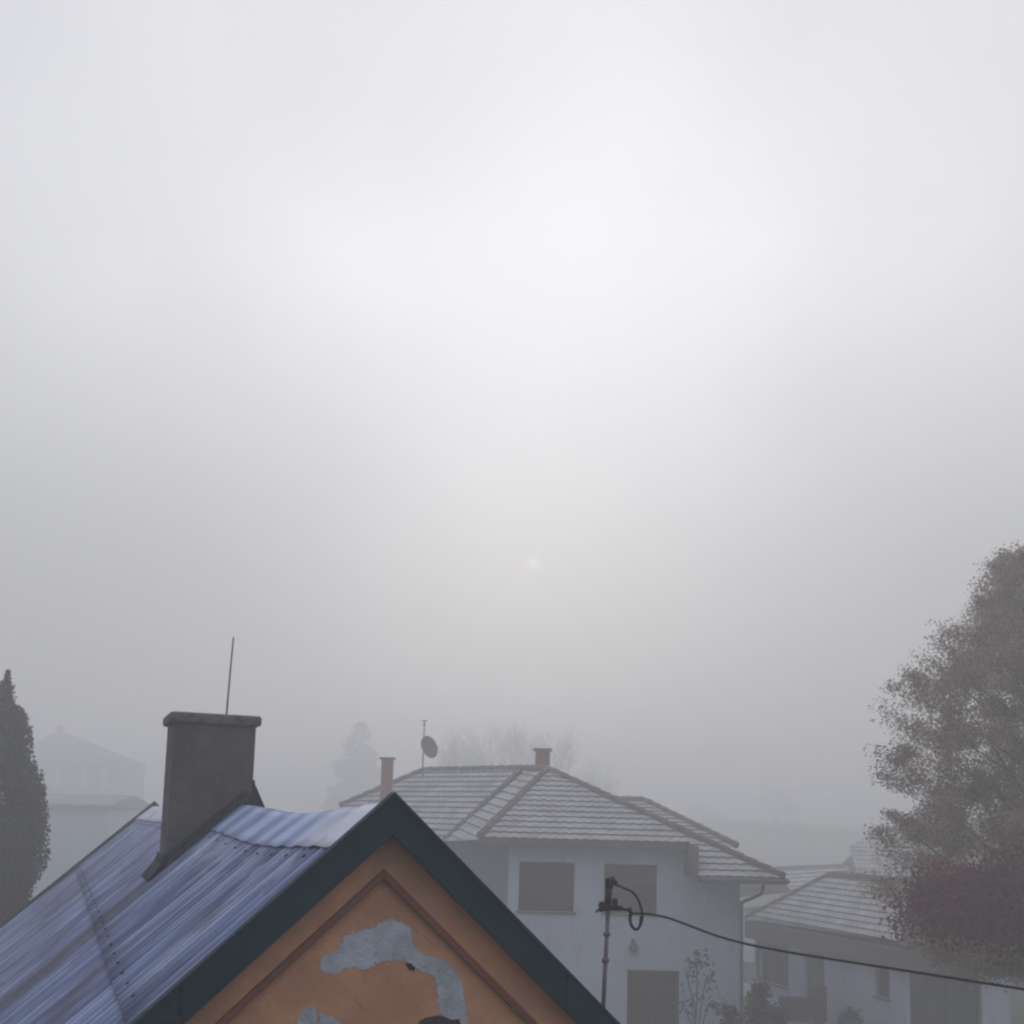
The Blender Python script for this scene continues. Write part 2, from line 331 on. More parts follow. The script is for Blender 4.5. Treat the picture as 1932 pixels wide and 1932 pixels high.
def cap_mat():
    m = bpy.data.materials.new('frosted_ridge_sheet'); m.use_nodes = True; t = m.node_tree; b = t.nodes['Principled BSDF']
    a = t.nodes.new('ShaderNodeAttribute'); a.attribute_name = 'roof_uv'
    w = t.nodes.new('ShaderNodeTexWave'); w.wave_type = 'BANDS'; w.bands_direction = 'X'; w.inputs['Scale'].default_value = 0.48; w.inputs['Distortion'].default_value = 3.0; w.inputs['Detail'].default_value = 2; w.inputs['Detail Scale'].default_value = 1.3
    t.links.new(a.outputs['Vector'], w.inputs['Vector'])
    def mixc(f, x, y):
        q = t.nodes.new('ShaderNodeMix'); q.data_type = 'RGBA'; t.links.new(f, q.inputs[0])
        for i_, v_ in ((6, x), (7, y)):
            if isinstance(v_, tuple): q.inputs[i_].default_value = (*v_, 1)
            else: t.links.new(v_, q.inputs[i_])
        return q.outputs[2]
    c = mixc(w.outputs['Fac'], (0.20, 0.25, 0.44), (0.42, 0.52, 0.78))
    n = t.nodes.new('ShaderNodeTexNoise'); n.inputs['Scale'].default_value = 2.6; n.inputs['Detail'].default_value = 5; t.links.new(a.outputs['Vector'], n.inputs['Vector'])
    sp = t.nodes.new('ShaderNodeSeparateXYZ'); t.links.new(a.outputs['Vector'], sp.inputs[0])
    g = t.nodes.new('ShaderNodeMath'); g.operation = 'MULTIPLY_ADD'; t.links.new(n.outputs['Fac'], g.inputs[0]); g.inputs[1].default_value = 1.6; t.links.new(sp.outputs['X'], g.inputs[2])
    r_ = t.nodes.new('ShaderNodeMapRange'); r_.interpolation_type = 'SMOOTHSTEP'; t.links.new(g.outputs[0], r_.inputs[0]); r_.inputs[1].default_value = 2.3; r_.inputs[2].default_value = 0.9
    c = mixc(r_.outputs[0], c, (0.64, 0.66, 0.76))                                  # thick white frost towards the gable
    r2 = t.nodes.new('ShaderNodeMapRange'); t.links.new(sp.outputs['X'], r2.inputs[0]); r2.inputs[1].default_value = 8; r2.inputs[2].default_value = 11
    c = mixc(r2.outputs[0], c, (0.60, 0.62, 0.74))
    r3 = t.nodes.new('ShaderNodeMapRange'); t.links.new(n.outputs['Fac'], r3.inputs[0]); r3.inputs[1].default_value = 0.58; r3.inputs[2].default_value = 0.72
    c = mixc(r3.outputs[0], c, (0.15, 0.17, 0.29))
    t.links.new(c, b.inputs['Base Color']); b.inputs['Roughness'].default_value = 0.6
    return m
M['cap'] = cap_mat()

# ------------------------------------------------------------------ ground
def add_ground():
    n = 60; S = 420.0
    xs = np.sign(np.linspace(-1, 1, n)) * np.abs(np.linspace(-1, 1, n)) ** 2 * S
    X, Y = np.meshgrid(xs, xs); rng = np.random.RandomState(3)
    Z = rng.uniform(-0.06, 0.02, X.shape)
    v = np.stack([X.ravel(), Y.ravel(), Z.ravel()], 1)
    f = [(j * n + i, j * n + i + 1, (j + 1) * n + i + 1, (j + 1) * n + i) for j in range(n - 1) for i in range(n - 1)]
    tag(link('ground', v, f, M['ground'], smooth=True), kind='structure')
    c = MB(); c.add([(1.5, 22, 0.05), (16, 22, 0.05), (16, 44, 0.05), (1.5, 44, 0.05)], [(0, 1, 2, 3)])
    tag(c.build('yard_paving', M['yard']), kind='structure')
add_ground()

# ------------------------------------------------------------------ near house with the corrugated roof
PHI, SL = R(22.3), R(42.5)
rdir = Vector((-math.sin(PHI), math.cos(PHI), 0)); gdir = Vector((math.cos(PHI), math.sin(PHI), 0)); zup = Vector((0, 0, 1))
APEX = at(742, 1499, 5.5288)
RIDGE_LEN, HALF = 14.45, 3.5
tanS, cosS, sinS = math.tan(SL), math.cos(SL), math.sin(SL)
TW = 0.15                                                   # wall face set back behind the barge board
def G(t, x, h):
    """point at distance t along the ridge, x across, h above the apex"""
    return APEX + rdir * t + gdir * x + zup * h
def gable_pt(px, py, t):
    p = on_plane(px, py, APEX + rdir * t, rdir) - APEX
    return (p.dot(gdir), p.z)
house = empty('plaster_house', Vector((APEX.x, APEX.y, 0)) + rdir * 7.2, 'old ochre plastered house with blue frosted corrugated roof and peeling gable', 'house')

def near_house():
    drop = 0.10                                             # roof build-up between ridge and wall
    base = -APEX.z
    # walls: gabled prism; the gable face is split into an outer frieze and an inner field set 3 cm back
    hw = HALF - 0.35
    w = MB()
    top = -drop; ev = -drop - hw * tanS
    w.prism([G(TW, -hw, base), G(TW, hw, base), G(TW, hw, ev), G(TW, 0, top), G(TW, -hw, ev)], rdir * (RIDGE_LEN - 0.3))
    wall = w.build('wall', M['ochre'], house)
    # raised frieze following the rakes: outer V minus inner V
    def vee(name, mt, h0, h1, t, th, parent, bev=0.0):
        m = MB(); x_end = hw
        for sgn in (-1, 1):
            P = [G(t, 0, h0), G(t, sgn * x_end, h0 - x_end * tanS), G(t, sgn * x_end, h1 - x_end * tanS), G(t, 0, h1)]
            m.prism(P, rdir * th)
        return m.build(name, mt, parent, bevel=bev)
    vee('frieze', M['ochre'], top - 0.01, -0.372, TW - 0.035, 0.032, wall)
    vee('moulding', M['ochre_trim'], -0.374, -0.425, TW - 0.05, 0.047, wall, 0.008)
    # bare plaster where the render fell off: irregular sheets a few mm proud
    rnd = random.Random(5)
    def patch(name, outline, mt, proud=0.004, jit=2.2):
        pts = [gable_pt(x, y, TW) for x, y in outline]
        # subdivide and jitter the outline
        out = []
        n = len(pts)
        for i in range(n):
            a, b = Vector(pts[i]), Vector(pts[(i + 1) % n]); k = max(1, int((b - a).length / 0.013))
            for j in range(k):
                p = a.lerp(b, j / k); amp = 0.0030 * jit * (2.2 if rnd.random() < 0.22 else 1.0)
                out.append(p + Vector((rnd.uniform(-amp, amp), rnd.uniform(-amp, amp))))
        bm = bmesh.new()
        vs_ = [bm.verts.new(G(TW - proud, p.x, p.y) - house.location) for p in out]
        vb_ = [bm.verts.new(G(TW - 0.0005, p.x, p.y) - house.location) for p in out]
        for tri in tessellate_polygon([[Vector((p.x, p.y, 0)) for p in out]]):
            try: bm.faces.new([vs_[q] for q in tri])
            except ValueError: pass
        for i in range(len(out)):
            bm.faces.new((vs_[i], vb_[i], vb_[(i + 1) % len(out)], vs_[(i + 1) % len(out)]))
        bmesh.ops.recalc_face_normals(bm, faces=bm.faces)
        me = bpy.data.meshes.new(name); bm.to_mesh(me); bm.free(); me.materials.append(mt)
        o = bpy.data.objects.new(name, me); COL.objects.link(o); o.parent = wall; return o
    patch('bare_patch', [(602, 1826), (607, 1806), (628, 1793), (638, 1789), (648, 1770), (660, 1757), (690, 1753), (711, 1752), (716, 1742), (728, 1733), (748, 1735), (757, 1741), (768, 1747),
                         (776, 1757), (779, 1787), (796, 1800), (816, 1807), (842, 1816), (860, 1830), (870, 1850), (874, 1880), (878, 1905), (884, 1960), (848, 1960), (846, 1926), (836, 1915), (827, 1903), (825, 1860), (818, 1842),
                         (802, 1834), (786, 1828), (778, 1818), (762, 1812), (738, 1812), (720, 1814), (706, 1822), (690, 1828), (670, 1824), (652, 1826), (628, 1838), (612, 1838)], M['bare'])
    patch('bare_patch', [(566, 1945), (562, 1915), (572, 1910), (576, 1902), (588, 1900), (598, 1906), (600, 1945)], M['bare'])
    patch('exposed_patch', [(602, 1906), (618, 1914), (640, 1926), (650, 1950), (602, 1950)], M['bare'])
    patch('exposed_patch', [(790, 1960), (792, 1925), (800, 1921), (812, 1919), (824, 1916), (836, 1917), (848, 1923), (866, 1924), (880, 1960)], M['brickdark'], 0.007, 1.0)
    patch('exposed_patch', [(764, 1818), (774, 1817), (784, 1826), (780, 1831), (772, 1829)], M['flash'], 0.0065, 0.6)
    for line in ([(690, 1905), (676, 1895), (668, 1880), (655, 1872), (640, 1852)], [(600, 1815), (575, 1822), (560, 1838), (540, 1842)], [(779, 1752), (800, 1765), (812, 1782), (835, 1795)]):
        pts = []; cr_ = MB()
        for (xa, ya), (xb, yb) in zip(line[:-1], line[1:]):
            for k_ in range(4): pts.append((xa + (xb - xa) * k_ / 4 + rnd.uniform(-1.2, 1.2), ya + (yb - ya) * k_ / 4 + rnd.uniform(-1.2, 1.2)))
        pts.append(line[-1]); n_ = len(pts)
        for k_ in range(n_ - 1):
            (xa, ya), (xb, yb) = pts[k_], pts[k_ + 1]; w_ = 0.5 * (1 - k_ / n_) + 0.15
            P4 = [gable_pt(xa - w_, ya, TW), gable_pt(xa + w_, ya, TW), gable_pt(xb + w_ * .9, yb, TW), gable_pt(xb - w_ * .9, yb, TW)]
            cr_.add([G(TW - 0.0025, q_[0], q_[1]) for q_ in P4], [(0, 1, 2, 3)])
        cr_.build('crack', M['ochre_trim'], wall)
    # barge boards at the near and far gables, each a board with a thin capping
    def barge(t, th, wid, sgn, name='barge_board', up=0.0):
        m = MB(); xe = HALF + 0.1; dv = wid / cosS
        m.prism([G(t, 0, up), G(t, sgn * xe, up - xe * tanS), G(t, sgn * xe, up - xe * tanS - dv), G(t, 0, up - dv)], rdir * th)
        return m.build(name, M['barge'], house, bevel=0.004)
    for sgn in (-1, 1):
        dv_ = 0.15 / cosS; b = None
        for k_, (xa_, xb_, tt_) in enumerate(((0.0, 0.97, -0.02), (0.976, HALF + 0.1, -0.0225))):
            m = MB(); m.prism([G(tt_, sgn * xa_, -xa_ * tanS), G(tt_, sgn * xb_, -xb_ * tanS), G(tt_, sgn * xb_, -xb_ * tanS - dv_), G(tt_, sgn * xa_, -xa_ * tanS - dv_)], rdir * 0.032)
            bb_ = m.build('barge_board', M['barge'], house, bevel=0.004); b = b or bb_
        c = MB(); xe = HALF + 0.1
        c.prism([G(-0.035, 0, 0.012), G(-0.035, sgn * xe, 0.012 - xe * tanS), G(-0.035, sgn * xe, -0.012 - xe * tanS), G(-0.035, 0, -0.012)], rdir * 0.075)
        c.build('capping', M['barge'], b)
        barge(RIDGE_LEN - 0.02, 0.05, 0.22, sgn, up=0.07)
    # soffit lining between board and wall
    sf = MB()
    for sgn in (-1, 1):
        xe = HALF
        sf.prism([G(0.014, 0, -0.125), G(0.014, sgn * xe, -0.125 - xe * tanS), G(0.014, sgn * xe, -0.15 - xe * tanS), G(0.014, 0, -0.15)], rdir * (TW - 0.05))
    sf.build('soffit', M['soffit'], house)
    # corrugated sheets
    def sag(u): return 0.05 + 0.075 * math.exp(-((u - 2.2) / 1.7) ** 2)      # the ridge hangs between gable and chimney
    def sheet(sgn, name):
        du = 0.02; nu = int((RIDGE_LEN - 0.04) / du) + 1
        us = np.linspace(0.016, RIDGE_LEN - 0.03, nu)
        rows = [(0.02, 1.58, 0.012), (1.54, 4.95, 0.0)]      # two courses of sheets, the upper laps the lower
        nrm = Vector((0, 0, 1)) * cosS + gdir * (sgn * sinS)
        dn = gdir * (sgn * cosS) - zup * sinS
        V = []; F = []; UV = []
        rng = np.random.RandomState(7)
        wob = np.interp(us, np.linspace(0, RIDGE_LEN, 60), rng.uniform(-0.006, 0.006, 60))
        for (v0, v1, lift) in rows:
            vsn = np.linspace(v0, v1, 9); b0 = len(V)
            for iv, v in enumerate(vsn):
                for iu, u in enumerate(us):
                    ph_ = 2 * math.pi * u / 0.16
                    c = math.cos(ph_); c = math.copysign(abs(c) ** 0.7, c)
                    h = 0.015 * c + lift + wob[iu] * (v / 5.0)
                    V.append(APEX + rdir * u + dn * float(v) + nrm * h - zup * (sag(u) * max(0.0, 1 - v / 2.6) + 0.03 * min(1.0, v / 2.6))); UV.append((u, v + (40 if sgn > 0 else 0), 0.5 + 0.5 * c))
            nu_ = len(us)
            for iv in range(len(vsn) - 1):
                for iu in range(nu_ - 1):
                    a = b0 + iv * nu_ + iu; q = (a, a + 1, a + nu_ + 1, a + nu_)
                    F.append(q if sgn > 0 else q[::-1])
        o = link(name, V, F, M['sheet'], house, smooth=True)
        at_ = o.data.attributes.new('roof_uv', 'FLOAT_VECTOR', 'POINT'); at_.data.foreach_set('vector', np.array(UV, dtype=np.float32).ravel())
        m = o.modifiers.new('thickness', 'SOLIDIFY'); m.thickness = 0.006; m.offset = -1
        return o
    sheets = [sheet(-1, 'roof_sheeting'), sheet(1, 'roof_sheeting')]
    # ridge capping of lapped 0.8 m pieces, both sides
    V = []; F = []; UV = []
    k = 0; u = 0.016
    while u < RIDGE_LEN - 0.05:
        u2 = min(u + 0.44, RIDGE_LEN - 0.03)
        for sgn in (-1, 1):
            nrm = zup * cosS + gdir * (sgn * sinS); dn = gdir * (sgn * cosS) - zup * sinS
            nseg = 10; b0 = len(V)
            for iv in range(6):
                v = 0.353 * iv / 5
                for iu in range(nseg + 1):
                    uu = u + (u2 + 0.03 - u) * iu / nseg
                    prof = 0.5 + 0.5 * math.cos(2 * math.pi * (uu - u) / 0.44)
                    h = (0.030 if iv else 0.026) + 0.012 * prof * (iv / 5) + 0.004 * (iu / nseg)
                    V.append(APEX + rdir * uu + dn * v + nrm * h - zup * sag(uu) * max(0.0, 1 - v / 2.6)); UV.append((uu, v, 0))
            for iv in range(5):
                for iu in range(nseg):
                    a = b0 + iv * (nseg + 1) + iu; q = (a, a + 1, a + nseg + 2, a + nseg + 1); F.append(q if sgn > 0 else q[::-1])
        u += 0.44; k += 1
    o = link('ridge_cap', V, F, M['cap'], house, smooth=True)
    at_ = o.data.attributes.new('roof_uv', 'FLOAT_VECTOR', 'POINT'); at_.data.foreach_set('vector', np.array(UV, dtype=np.float32).ravel())
    m = o.modifiers.new('thickness', 'SOLIDIFY'); m.thickness = 0.005; m.offset = -1
    # washers and screws along the lap and under the ridge sheet, on the crests
    m = MB(); nl = zup * cosS - gdir * sinS; dnl = -gdir * cosS - zup * sinS
    for v_, hh in ((1.50, 0.031), (0.42, 0.031), (2.9, 0.019), (4.2, 0.019)):
        for k_ in range(1, int(RIDGE_LEN / 0.48)):
            u_ = k_ * 0.48 + (0.16 if v_ > 1 else 0)
            if u_ > RIDGE_LEN - 0.2: continue
            p = APEX + rdir * u_ + dnl * v_ + nl * hh - zup * (sag(u_) * max(0.0, 1 - v_ / 2.6) + 0.03 * min(1.0, v_ / 2.6))
            m.tube([p - nl * 0.004, p + nl * 0.004, p + nl * 0.010], [0.014, 0.013, 0.005], 7)
    sc = bpy.data.meshes.new('screws'); sc.from_pydata([tuple(p - house.location) for p in m.v], [], m.f)
    bm = bmesh.new(); bm.from_mesh(sheets[0].data); nf = len(bm.faces); bm.from_mesh(sc); bm.faces.ensure_lookup_table()
    for f_ in bm.faces[nf:]: f_.material_index = 1
    bm.to_mesh(sheets[0].data); bm.free(); sheets[0].data.materials.append(M['flash']); bpy.data.meshes.remove(sc)
    # chimney on the left slope, its right face on the ridge line
    u0, th, x0, x1 = 4.72, 0.62, -0.645, 0.07
    tl = on_plane(320, 1362, APEX + rdir * u0, rdir); hb = tl.z - APEX.z
    m = MB(); m.box(G(u0, x0, -0.95), gdir * (x1 - x0), rdir * th, zup * (hb + 0.95))
    ch = m.build('chimney', M['chimney'], house, bevel=0.012)
    ov, ct = 0.044, 0.095
    m = MB(); m.box(G(u0 - ov, x0 - ov, hb), gdir * (x1 - x0 + 2 * ov), rdir * (th + 2 * ov), zup * ct)
    cap = m.build('chimney_cap', M['chimcap'], ch, bevel=0.028)
    # flashing skirt flared round the foot of the stack
    m = MB()
    def roof_h(x): return -abs(x) * tanS
    e = 0.012
    for (ta, xa, tb, xb, out) in ((u0 - e, x0 - e, u0 - e, x1 + e, -rdir), (u0 + th + e, x0 - e, u0 + th + e, x1 + e, rdir)):
        n = 10
        for i in range(n):
            xs_ = [xa + (xb - xa) * j / n for j in (i, i + 1)]
            P = []
            for x in xs_: P.append([G(ta, x, roof_h(x) + 0.11), G(ta, x, roof_h(x) + 0.05) + out * 0.01, G(ta, x, roof_h(x) - 0.012) + out * 0.04])
            f0 = P[0]; f1 = P[1]
            q = [(f0[0], f1[0], f1[1], f0[1]), (f0[1], f1[1], f1[2], f0[2])]
            for a in q: m.add(a, [(0, 1, 2, 3)])
    n = 6
    for i in range(n):
        ts = [u0 - 0.05 + (th + 0.10) * j / n for j in (i, i + 1)]
        P = [[G(min(max(t, u0 - e), u0 + th + e), x0 - e, roof_h(x0) + 0.11), G(t, x0 - 0.03, roof_h(x0) + 0.03), G(t, x0 - 0.14, roof_h(x0 - 0.14) + 0.012)] for t in ts]
        for k in (0, 1): m.add([P[0][k], P[1][k], P[1][k + 1], P[0][k + 1]], [(0, 1, 2, 3)])
    # saddle on the ridge behind the right-hand edge
    m.add([G(u0 - 0.12, x1 + 0.005, 0.0), G(u0 + th, x1 + 0.005, 0.0), G(u0 + th, x1 + 0.005, 0.19), G(u0 - 0.02, x1 + 0.005, 0.19)], [(0, 1, 2, 3)])
    m.add([G(u0 - 0.12, x1 + 0.09, -0.05), G(u0 + th, x1 + 0.09, -0.05), G(u0 + th, x1 + 0.006, 0.16), G(u0 - 0.02, x1 + 0.006, 0.16)], [(0, 1, 2, 3)])
    o = m.build('flashing', M['flash'], ch, smooth=True)
    sm = o.modifiers.new('thickness', 'SOLIDIFY'); sm.thickness = 0.006; sm.offset = 1
    # thin rod standing on the cap
    foot = on_plane(428, 1337, APEX + rdir * (u0 + 0.3), rdir); tip = on_plane(440.5, 1202, APEX + rdir * (u0 + 0.3), rdir)
    m = MB(); m.tube([foot - zup * 0.05, foot.lerp(tip, 0.5), tip], [0.0095, 0.0085, 0.0075], 8); m.build('rod', M['steel'], ch)
near_house()

# ------------------------------------------------------------------ tiled roofs
def tile_face(mb, poly, down, gauge=0.30, b_ref=None, lift=0.052, wave=0.03, pitch=0.26):
    """convex planar polygon laid with courses of wavy tiles, front edges raised"""
    P = [Vector(p) for p in poly]
    n = Vector((0, 0, 0))
    for i in range(len(P)): n += (P[i] - P[0]).cross(P[(i + 1) % len(P)] - P[0])
    n.normalize()
    if n.z < 0: n = -n
    down = (down - n * down.dot(n)).normalized(); ax = n.cross(down).normalized()
    o = P[0] if b_ref is None else b_ref
    Q = [((p - o).dot(ax), (p - o).dot(down)) for p in P]
    b0, b1 = min(q[1] for q in Q), max(q[1] for q in Q)
    def span(b):
        xs = []
        for i in range(len(Q)):
            (a1, c1), (a2, c2) = Q[i], Q[(i + 1) % len(Q)]
            if abs(c1 - c2) < 1e-9:
                if abs(c1 - b) < 1e-6: xs += [a1, a2]
            elif min(c1, c2) - 1e-9 <= b <= max(c1, c2) + 1e-9:
                xs.append(a1 + (a2 - a1) * (b - c1) / (c2 - c1))
        return (min(xs), max(xs)) if xs else None
    rows = []; b = b1
    while b > b0 + 1e-4:
        rows.append((max(b - gauge, b0), b)); b -= gauge
    for (ba, bb) in rows:
        sa, sb = span(ba), span(bb)
        if sa is None or sb is None: continue
        w = max(sa[1] - sa[0], sb[1] - sb[0]); k = max(2, int(w / (pitch / 6)))
        v = []; f = []
        for j in range(k + 1):
            t = j / k
            for (s, bv, lf) in ((sa, ba, 0.004 + lift * (1 - (bb - ba) / gauge)), (sb, bb + 0.02, lift), (sb, bb + 0.018, 0.0)):
                a = s[0] + (s[1] - s[0]) * t
                wv = wave * (abs(math.sin(math.pi * a / pitch)) - 0.5) if lf > 0 else 0
                v.append(o + ax * a + down * bv + n * (lf + wv))
        for j in range(k):
            q = 3 * j
            f.append((q, q + 1, q + 4, q + 3)); f.append((q + 1, q + 2, q + 5, q + 4))
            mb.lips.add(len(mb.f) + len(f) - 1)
        mb.add(v, f)
def ridge_line(mb, a, b, rad=0.10, piece=0.38):
    a, b = Vector(a), Vector(b); n = max(2, int((b - a).length / piece)); pts = []; rr = []
    for i in range(n):
        pts += [a.lerp(b, i / n), a.lerp(b, (i + 0.97) / n)]; rr += [rad * 0.84, rad * 1.12]
    mb.tube(pts, rr, 8)

def wall_with_holes(mb, o, ax, w, h, holes, inward, reveal=0.16):
    """a wall face o + a*ax + z, w wide and h high, with rectangular openings (a0,a1,z0,z1) and their reveals"""
    o = Vector(o); ax = Vector(ax).normalized(); inward = Vector(inward).normalized()
    A = sorted({0, w, *[q for r_ in holes for q in r_[:2]]}); Z = sorted({0, h, *[q for r_ in holes for q in r_[2:]]})
    A = [a for a in A if 0 <= a <= w]; Z = [z for z in Z if 0 <= z <= h]
    P = lambda a, z, d=0: o + ax * a + zup * z + inward * d
    for i in range(len(A) - 1):
        for j in range(len(Z) - 1):
            ca, cz = (A[i] + A[i + 1]) / 2, (Z[j] + Z[j + 1]) / 2
            if any(r_[0] < ca < r_[1] and r_[2] < cz < r_[3] for r_ in holes): continue
            mb.add([P(A[i], Z[j]), P(A[i + 1], Z[j]), P(A[i + 1], Z[j + 1]), P(A[i], Z[j + 1])], [(0, 1, 2, 3)])
    for a0, a1, z0, z1 in holes:
        for q in (((a0, z0), (a1, z0)), ((a1, z0), (a1, z1)), ((a1, z1), (a0, z1)), ((a0, z1), (a0, z0))):
            mb.add([P(*q[0]), P(*q[1]), P(*q[1], reveal), P(*q[0], reveal)], [(0, 1, 2, 3)])
def window(parent, o, ax, hole, inward, pane_mat, name='window', reveal=0.15, bars=1, slats=False, frame_mat=None):
    o = Vector(o); ax = Vector(ax).normalized(); inward = Vector(inward).normalized(); a0, a1, z0, z1 = hole; fw = 0.06
    P = lambda a, z, d: o + ax * a + zup * z + inward * d
    m = MB()
    for (p, q, r_, s) in ((a0, a1, z0, z0 + fw), (a0, a1, z1 - fw, z1), (a0, a0 + fw, z0 + fw, z1 - fw), (a1 - fw, a1, z0 + fw, z1 - fw)):
        m.box(P(p, r_, reveal - 0.05), ax * (q - p), inward * 0.06, zup * (s - r_))
    for k in range(bars):
        c = a0 + (a1 - a0) * (k + 1) / (bars + 1)
        m.box(P(c - 0.03, z0 + fw, reveal - 0.04), ax * 0.06, inward * 0.05, zup * (z1 - z0 - 2 * fw))
    win = m.build(name, frame_mat or M['frame'], parent)
    m = MB()
    if slats:
        nz = int((z1 - z0) / 0.085)
        for i in range(nz):
            za = z0 + (z1 - z0) * i / nz; zb = z0 + (z1 - z0) * (i + 1) / nz
            m.add([P(a0, za, reveal - 0.055), P(a1, za, reveal - 0.055), P(a1, zb - 0.008, reveal - 0.085), P(a0, zb - 0.008, reveal - 0.085)], [(0, 1, 2, 3)])
            m.add([P(a0, zb - 0.008, reveal - 0.085), P(a1, zb - 0.008, reveal - 0.085), P(a1, zb, reveal - 0.055), P(a0, zb, reveal - 0.055)], [(0, 1, 2, 3)])
        m.build('shutter', pane_mat, win)
    else:
        m.add([P(a0, z0, reveal), P(a1, z0, reveal), P(a1, z1, reveal), P(a0, z1, reveal)], [(0, 1, 2, 3)])
        m.build('pane', pane_mat, win)
    m = MB(); m.box(P(a0 - 0.06, z0 - 0.05, -0.06), ax * (a1 - a0 + 0.12), inward * 0.12, zup * 0.048)
    m.build('sill', M['fascia'], win)
    return win

# ------------------------------------------------------------------ white house with the hipped tile roof
def hip_house():
    root = empty('hipped_house', (2.5, 31, 0), 'white two storey house with frosted hipped tile roof and two red chimneys', 'house')
    m_sl = 0.55
    Y0 = 28.3
    zE = at(1100, 1588, Y0).z
    fp, fn = Vector((0, Y0, zE)), Vector((0, -m_sl, 1)).normalized()
    F = lambda px, py: on_plane(px, py, fp, fn)
    P0 = F(1032, 1453); Lp = F(905, 1584); S1 = F(1300, 1591); E2b = F(1306, 1655); E2 = F(1479, 1658)
    k = (S1.y - P0.y) / (E2.y - P0.y); S1h = P0.lerp(E2, k)         # where the right hip crosses the level of the upper eave
    S1.z = S1h.z; S1.y = S1h.y; Lp.y = S1.y; Lp.z = S1.z
    E2b = Vector((S1.x, E2.y, E2.z))
    down = Vector((0, -1, -m_sl))
    rf = MB()
    tile_face(rf, [P0, S1h, Lp], down, b_ref=P0)
    tile_face(rf, [S1, S1h, E2, E2b], down, b_ref=P0)
    # main roof behind, on the left
    RL, V1 = at(800, 1455, 36.5), at(985, 1447, 33.6); V1.z = RL.z
    E = at(885, 1655, 28.6)
    mn = (V1 - RL).cross(E - RL).normalized(); mn = mn if mn.z > 0 else -mn
    Mp = lambda px, py: on_plane(px, py, RL, mn)
    V2 = Mp(838, 1588); ml = Mp(640, 1523); bl = Mp(560, 1655); br = Mp(888, 1655); vb = Mp(905, 1640)
    mdown = Vector((mn.x, mn.y, 0)); mdown.z = -(mn.x ** 2 + mn.y ** 2) / mn.z
    tile_face(rf, [RL, V1, V2, br, bl, ml], mdown, b_ref=RL, lift=0.055)
    # left face of the front wing: between the valley and its hip
    tile_face(rf, [P0, V1, V2, Lp], Vector((-1, -0.2, -0.6)), gauge=0.30, b_ref=P0)
    # right hip face of the front wing and back faces (turned away from the street)
    B1 = Vector((E2.x, 37.0, E2.z)); B0 = Vector((P0.x, 34.5, P0.z))
    rf.add([P0, E2, B1, B0], [(0, 1, 2), (0, 2, 3)])
    LB = Vector((ml.x - 1.0, 42, E.z)); RB = Vector((E2.x, 42, E.z))
    rf.add([RL, V1, Vector((V1.x + 1, 42, E.z)), LB], [(0, 2, 1), (0, 3, 2)])
    rf.add([RL, LB, bl, ml], [(0, 1, 2), (0, 2, 3)])
    roof = rf.build('roof', M['tile'], root)
    rd = MB()
    for a, b in ((P0, Lp), (P0, E2), (V1, P0), (RL, V1), (RL, ml)): ridge_line(rd, a + zup * 0.05, b + zup * 0.05)
    ridge_line(rd, V1 + zup * 0.03, V2 + zup * 0.03, 0.085)
    rd.build('ridge_tiles', M['ridge'], roof, smooth=True)
    # rear right wing
    r2 = MB(); a, b, c, d = at(1120, 1509, 35.6), at(1214, 1512, 35.6), at(1390, 1598, 32.2), at(1180, 1598, 32.2)
    b.z = a.z; d.z = c.z; d.y = c.y
    tile_face(r2, [a, b, c, d], Vector((0, -1, -m_sl)), b_ref=a)
    e = Vector((c.x, 40, c.z)); r2.add([b, c, e, Vector((b.x, 38, b.z))], [(0, 1, 2), (0, 2, 3)])
    low = r2.build('roof', M['tile'], root)
    r3 = MB(); ridge_line(r3, b + zup * .05, c + zup * .05); ridge_line(r3, a + zup * .05, b + zup * .05); r3.build('ridge_tiles', M['ridge'], low, smooth=True)
    # walls
    YW = 29.0; xl = at(958, 1700, YW).x; xr = at(1396, 1720, YW).x; hW = Lp.z - 0.12
    o = Vector((xl, YW, 0)); W = MB()
    def hole(px0, px1, py0, py1):
        p, q = at(px0, py1, YW), at(px1, py0, YW); return (p.x - xl, q.x - xl, p.z, q.z)
    holes = [hole(978, 1084, 1628, 1718), hole(1139, 1240, 1634, 1717), hole(1182, 1282, 1832, 1960)]
    holes[1] = (*holes[1][:2], *holes[0][2:])
    wr = xr - xl; hs = E2.z - 0.1 + (YW - E2.y) * m_sl - 0.03
    wx = S1.x - xl
    wall_with_holes(W, o, (1, 0, 0), wx, hW, holes, (0, 1, 0))
    wall_with_holes(W, o + Vector((wx, 0, 0)), (1, 0, 0), wr - wx, hW - 0.05, [], (0, 1, 0))
    W.add([(xr, YW, 0), (xr, 40, 0), (xr, 40, hW - 0.05), (xr, YW, hW - 0.05)], [(0, 1, 2, 3)])
    W.add([(xl, YW, 0), (xl, 31.2, 0), (xl, 31.2, hW), (xl, YW, hW)], [(0, 3, 2, 1)])
    W.add([(xl - 4.6, 31.2, 0), (xl, 31.2, 0), (xl, 31.2, hW), (xl - 4.6, 31.2, hW)], [(0, 1, 2, 3)])
    W.add([(xl - 4.6, 31.2, 0), (xl - 4.6, 41, 0), (xl - 4.6, 41, hW), (xl - 4.6, 31.2, hW)], [(0, 3, 2, 1)])
    W.add([(xl - 4.6, 41, 0), (xr, 40, 0), (xr, 40, hW), (xl - 4.6, 41, hW)], [(0, 1, 2, 3)])
    W.build('wall', M['white'], root)
    for i, h in enumerate(holes):
        window(root, o, (1, 0, 0), h, (0, 1, 0), M['shutter'] if i < 2 else M['shutter'], slats=(i < 2), bars=0 if i < 2 else 1)
